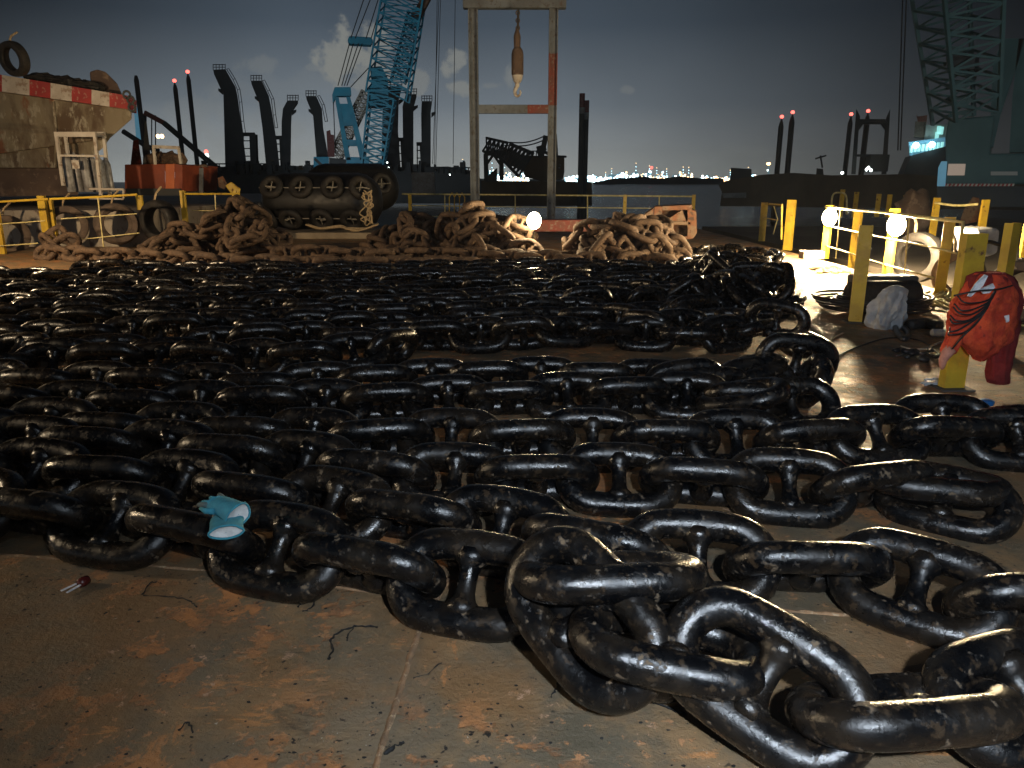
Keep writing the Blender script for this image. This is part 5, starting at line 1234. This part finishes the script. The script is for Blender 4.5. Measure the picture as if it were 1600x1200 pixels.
# ------------------------------------------------------------------ small things near the camera
def glove(c, d, label, cuff_r, spread, zoff, tk0=.66):
    "a limp knitted glove: open cuff towards the camera's right, fingers trailing to the left"
    c = Vector(c); d = Vector(d).normalized(); s = d.cross(Vector((0, 0, 1))).normalized(); u = s.cross(d)
    t = thing('work_glove', c, label, 'glove', 'pair of teal gloves left on the nearest chain')
    b = MB(); n = 20; vs = []
    secs = [(0.0, 1.0, .66), (.03, 1.0, .62), (.06, .98, .54), (.09, 1.0, .46), (.12, .96, .38), (.145, .8, .30)]
    for (h_, w, tk) in secs:
        for k in range(n):
            a = 2 * math.pi * k / n
            j = 1 + .07 * noise.noise(Vector((math.cos(a) * 2 + h_ * 30, math.sin(a) * 2, zoff)))
            vs.append(c + d * h_ + (s * math.cos(a) * w + u * math.sin(a) * tk * tk0 / .66) * cuff_r * (j if h_ > .02 else 1 + .13 * noise.noise(Vector((math.cos(a) * 1.6 + zoff, math.sin(a) * 1.6, zoff)))) + (d * .004 * math.sin(2 * a + zoff) if h_ == 0 else Vector()))
    b.add(vs, [(i * n + k, (i + 1) * n + k, (i + 1) * n + (k + 1) % n, i * n + (k + 1) % n) for i in range(len(secs) - 1) for k in range(n)] + [tuple((len(secs) - 1) * n + k for k in range(n))])
    b.torus(c, d, 0.001, .0005)
    b.build('palm', M['glove'], t, True)
    # rolled rim and the pale lining seen in the opening
    J = [1 + .13 * noise.noise(Vector((math.cos(2 * math.pi * k / n) * 1.6 + zoff, math.sin(2 * math.pi * k / n) * 1.6, zoff))) for k in range(n)]
    def ring(h, k, f, tk): a = 2 * math.pi * k / n; return c + d * (h + .004 * math.sin(2 * a + zoff)) + (s * math.cos(a) + u * math.sin(a) * tk) * cuff_r * f * J[k]
    rim = [ring(0, k, 1, tk0) for k in range(n)]
    MB().tube(rim, .0045, 6, closed=True).build('cuff_rim', M['glove'], t, True)
    b = MB(); vs = [ring(.004, k, .97, tk0) for k in range(n)] + [ring(.016, k, .6, tk0 * .9) for k in range(n)]
    b.add(vs, [(k, (k + 1) % n, n + (k + 1) % n, n + k) for k in range(n)] + [tuple(range(n, 2 * n))]); b.build('lining', M['glove_in'], t, True)
    for i, (off, ln, droop) in enumerate(((-.8, .055, .0), (-.28, .075, .01), (.22, .07, .0), (.68, .055, -.01))):
        p0 = c + d * .13 + s * off * cuff_r * .85
        dirn = (d + s * off * spread).normalized()
        pts = [p0 + dirn * ln * f - u * (droop * f + .012 * f * f) for f in (0, .3, .6, .85, 1)]
        MB().tube(pts, [.012, .0118, .011, .009, .004], 8).build('finger', M['glove_dirty'] if i in (0, 3) else M['glove'], t, True)
    if zoff > 3: return t
    p0 = c + d * .08 - s * cuff_r * .9
    MB().tube([p0, p0 + (d * .7 - s * .6).normalized() * .03, p0 + (d - s * .4).normalized() * .06], [.013, .012, .006], 8).build('thumb', M['glove'], t, True)
    return t
glove(at(373, 804, .40), (-.80, .55, .12), 'upper teal glove of the pair with its white lining showing', .052, .35, 1, .8)
glove(at(353, 832, .37), (-.30, .95, .05), 'lower teal glove of the pair tucked under the other', .060, .2, 5, .42)

t = thing('broken_plug', at(125, 915), 'tiny dark red plug with two bright prongs on the rusty deck', 'plug')
a = at(130, 909, .018); d = (at(97, 926, .018) - a).normalized(); s = d.cross(Vector((0, 0, 1)))
MB().lathe(a, d, [(-.026, .008), (-.022, .018), (0, .021), (.020, .017), (.022, .010)], 12).build('plug_body', M['darkred'], t, True)
for k in (-1, 1): MB().beam(a + d * .022 + s * k * .012, a + d * .085 + s * k * .017, .009, .004).build('prong', M['tape'], t)  # white tape colour stands in for the metal's shine
TW = [([(513, 1030), (520, 1015), (518, 998), (535, 985), (560, 978), (590, 980)], 'long crooked strip of charred residue near the weld seam', .006),
      ([(553, 979), (545, 992), (541, 1000)], 'short side branch of the long charred strip', .004),
      ([(466, 948), (478, 940), (492, 938), (486, 950), (474, 955)], 'small looped charred strip under the front chain', .004),
      ([(223, 928), (232, 915), (238, 908)], 'short charred strip left of the curved one', .004), ([(225, 930), (265, 932), (295, 938), (307, 948)], 'curved charred strip on the deck at left', .0035),
      ([(600, 1178), (618, 1165), (630, 1160)], 'thick charred crumb strip right of the weld seam at bottom', .007), ([(1015, 1094), (1045, 1106), (1072, 1116)], 'dark strip of residue below the raised link', .005),
      ([(645, 1060), (668, 1052), (690, 1035)], 'thin charred streak below the open front link', .0025), ([(860, 1090), (868, 1078), (872, 1062)], 'thin charred streak upright below the raised link', .003), ([(280, 1140), (294, 1128), (300, 1143)], 'forked charred crumb on a rust patch', .004)]
for pts, lab, r0 in TW:
    P = smooth_poly([at(x, y, r0 * .6) for x, y in pts], 5); rr = random.Random(len(pts) + int(r0 * 1000))
    P = [p + Vector((rr.uniform(-.004, .004), rr.uniform(-.004, .004), 0)) for p in P]
    tag(MB().tube(P, [r0 * rr.uniform(.35, 1.1) for _ in P], 6).build('charred_strip', M['char']), lab, 'residue', 'charred strips on the foreground deck')
b = MB(); rr = random.Random(77)
for k in range(240):
    x, y = rr.uniform(-20, 1350), 1200 - 300 * rr.random() ** 1.3
    p = at(x, y, .002); b.ico(p, rr.choice((.0015, .002, .003, .0045)), .6, k, (1.6, 1, .5), 3, 5)
tag(b.build('deck_grit', M['char']), 'fine black grit scattered over the foreground deck', 'grit', kind='stuff')

# harbour air: everything far off fades a little into it
hz = MB().box((0, 820, 29), (2600, 1700, 66)).build('haze', None)
m = bpy.data.materials.new('haze_air'); m.use_nodes = True; t = m.node_tree
for n in list(t.nodes):
    if n.type != 'OUTPUT_MATERIAL': t.nodes.remove(n)
pv = t.nodes.new('ShaderNodeVolumePrincipled'); pv.inputs['Density'].default_value = .0002; pv.inputs['Color'].default_value = (.85, .9, 1, 1)
t.links.new(pv.outputs[0], [n for n in t.nodes if n.type == 'OUTPUT_MATERIAL'][0].inputs['Volume'])
hz.data.materials.append(m); tag(hz, kind='stuff')
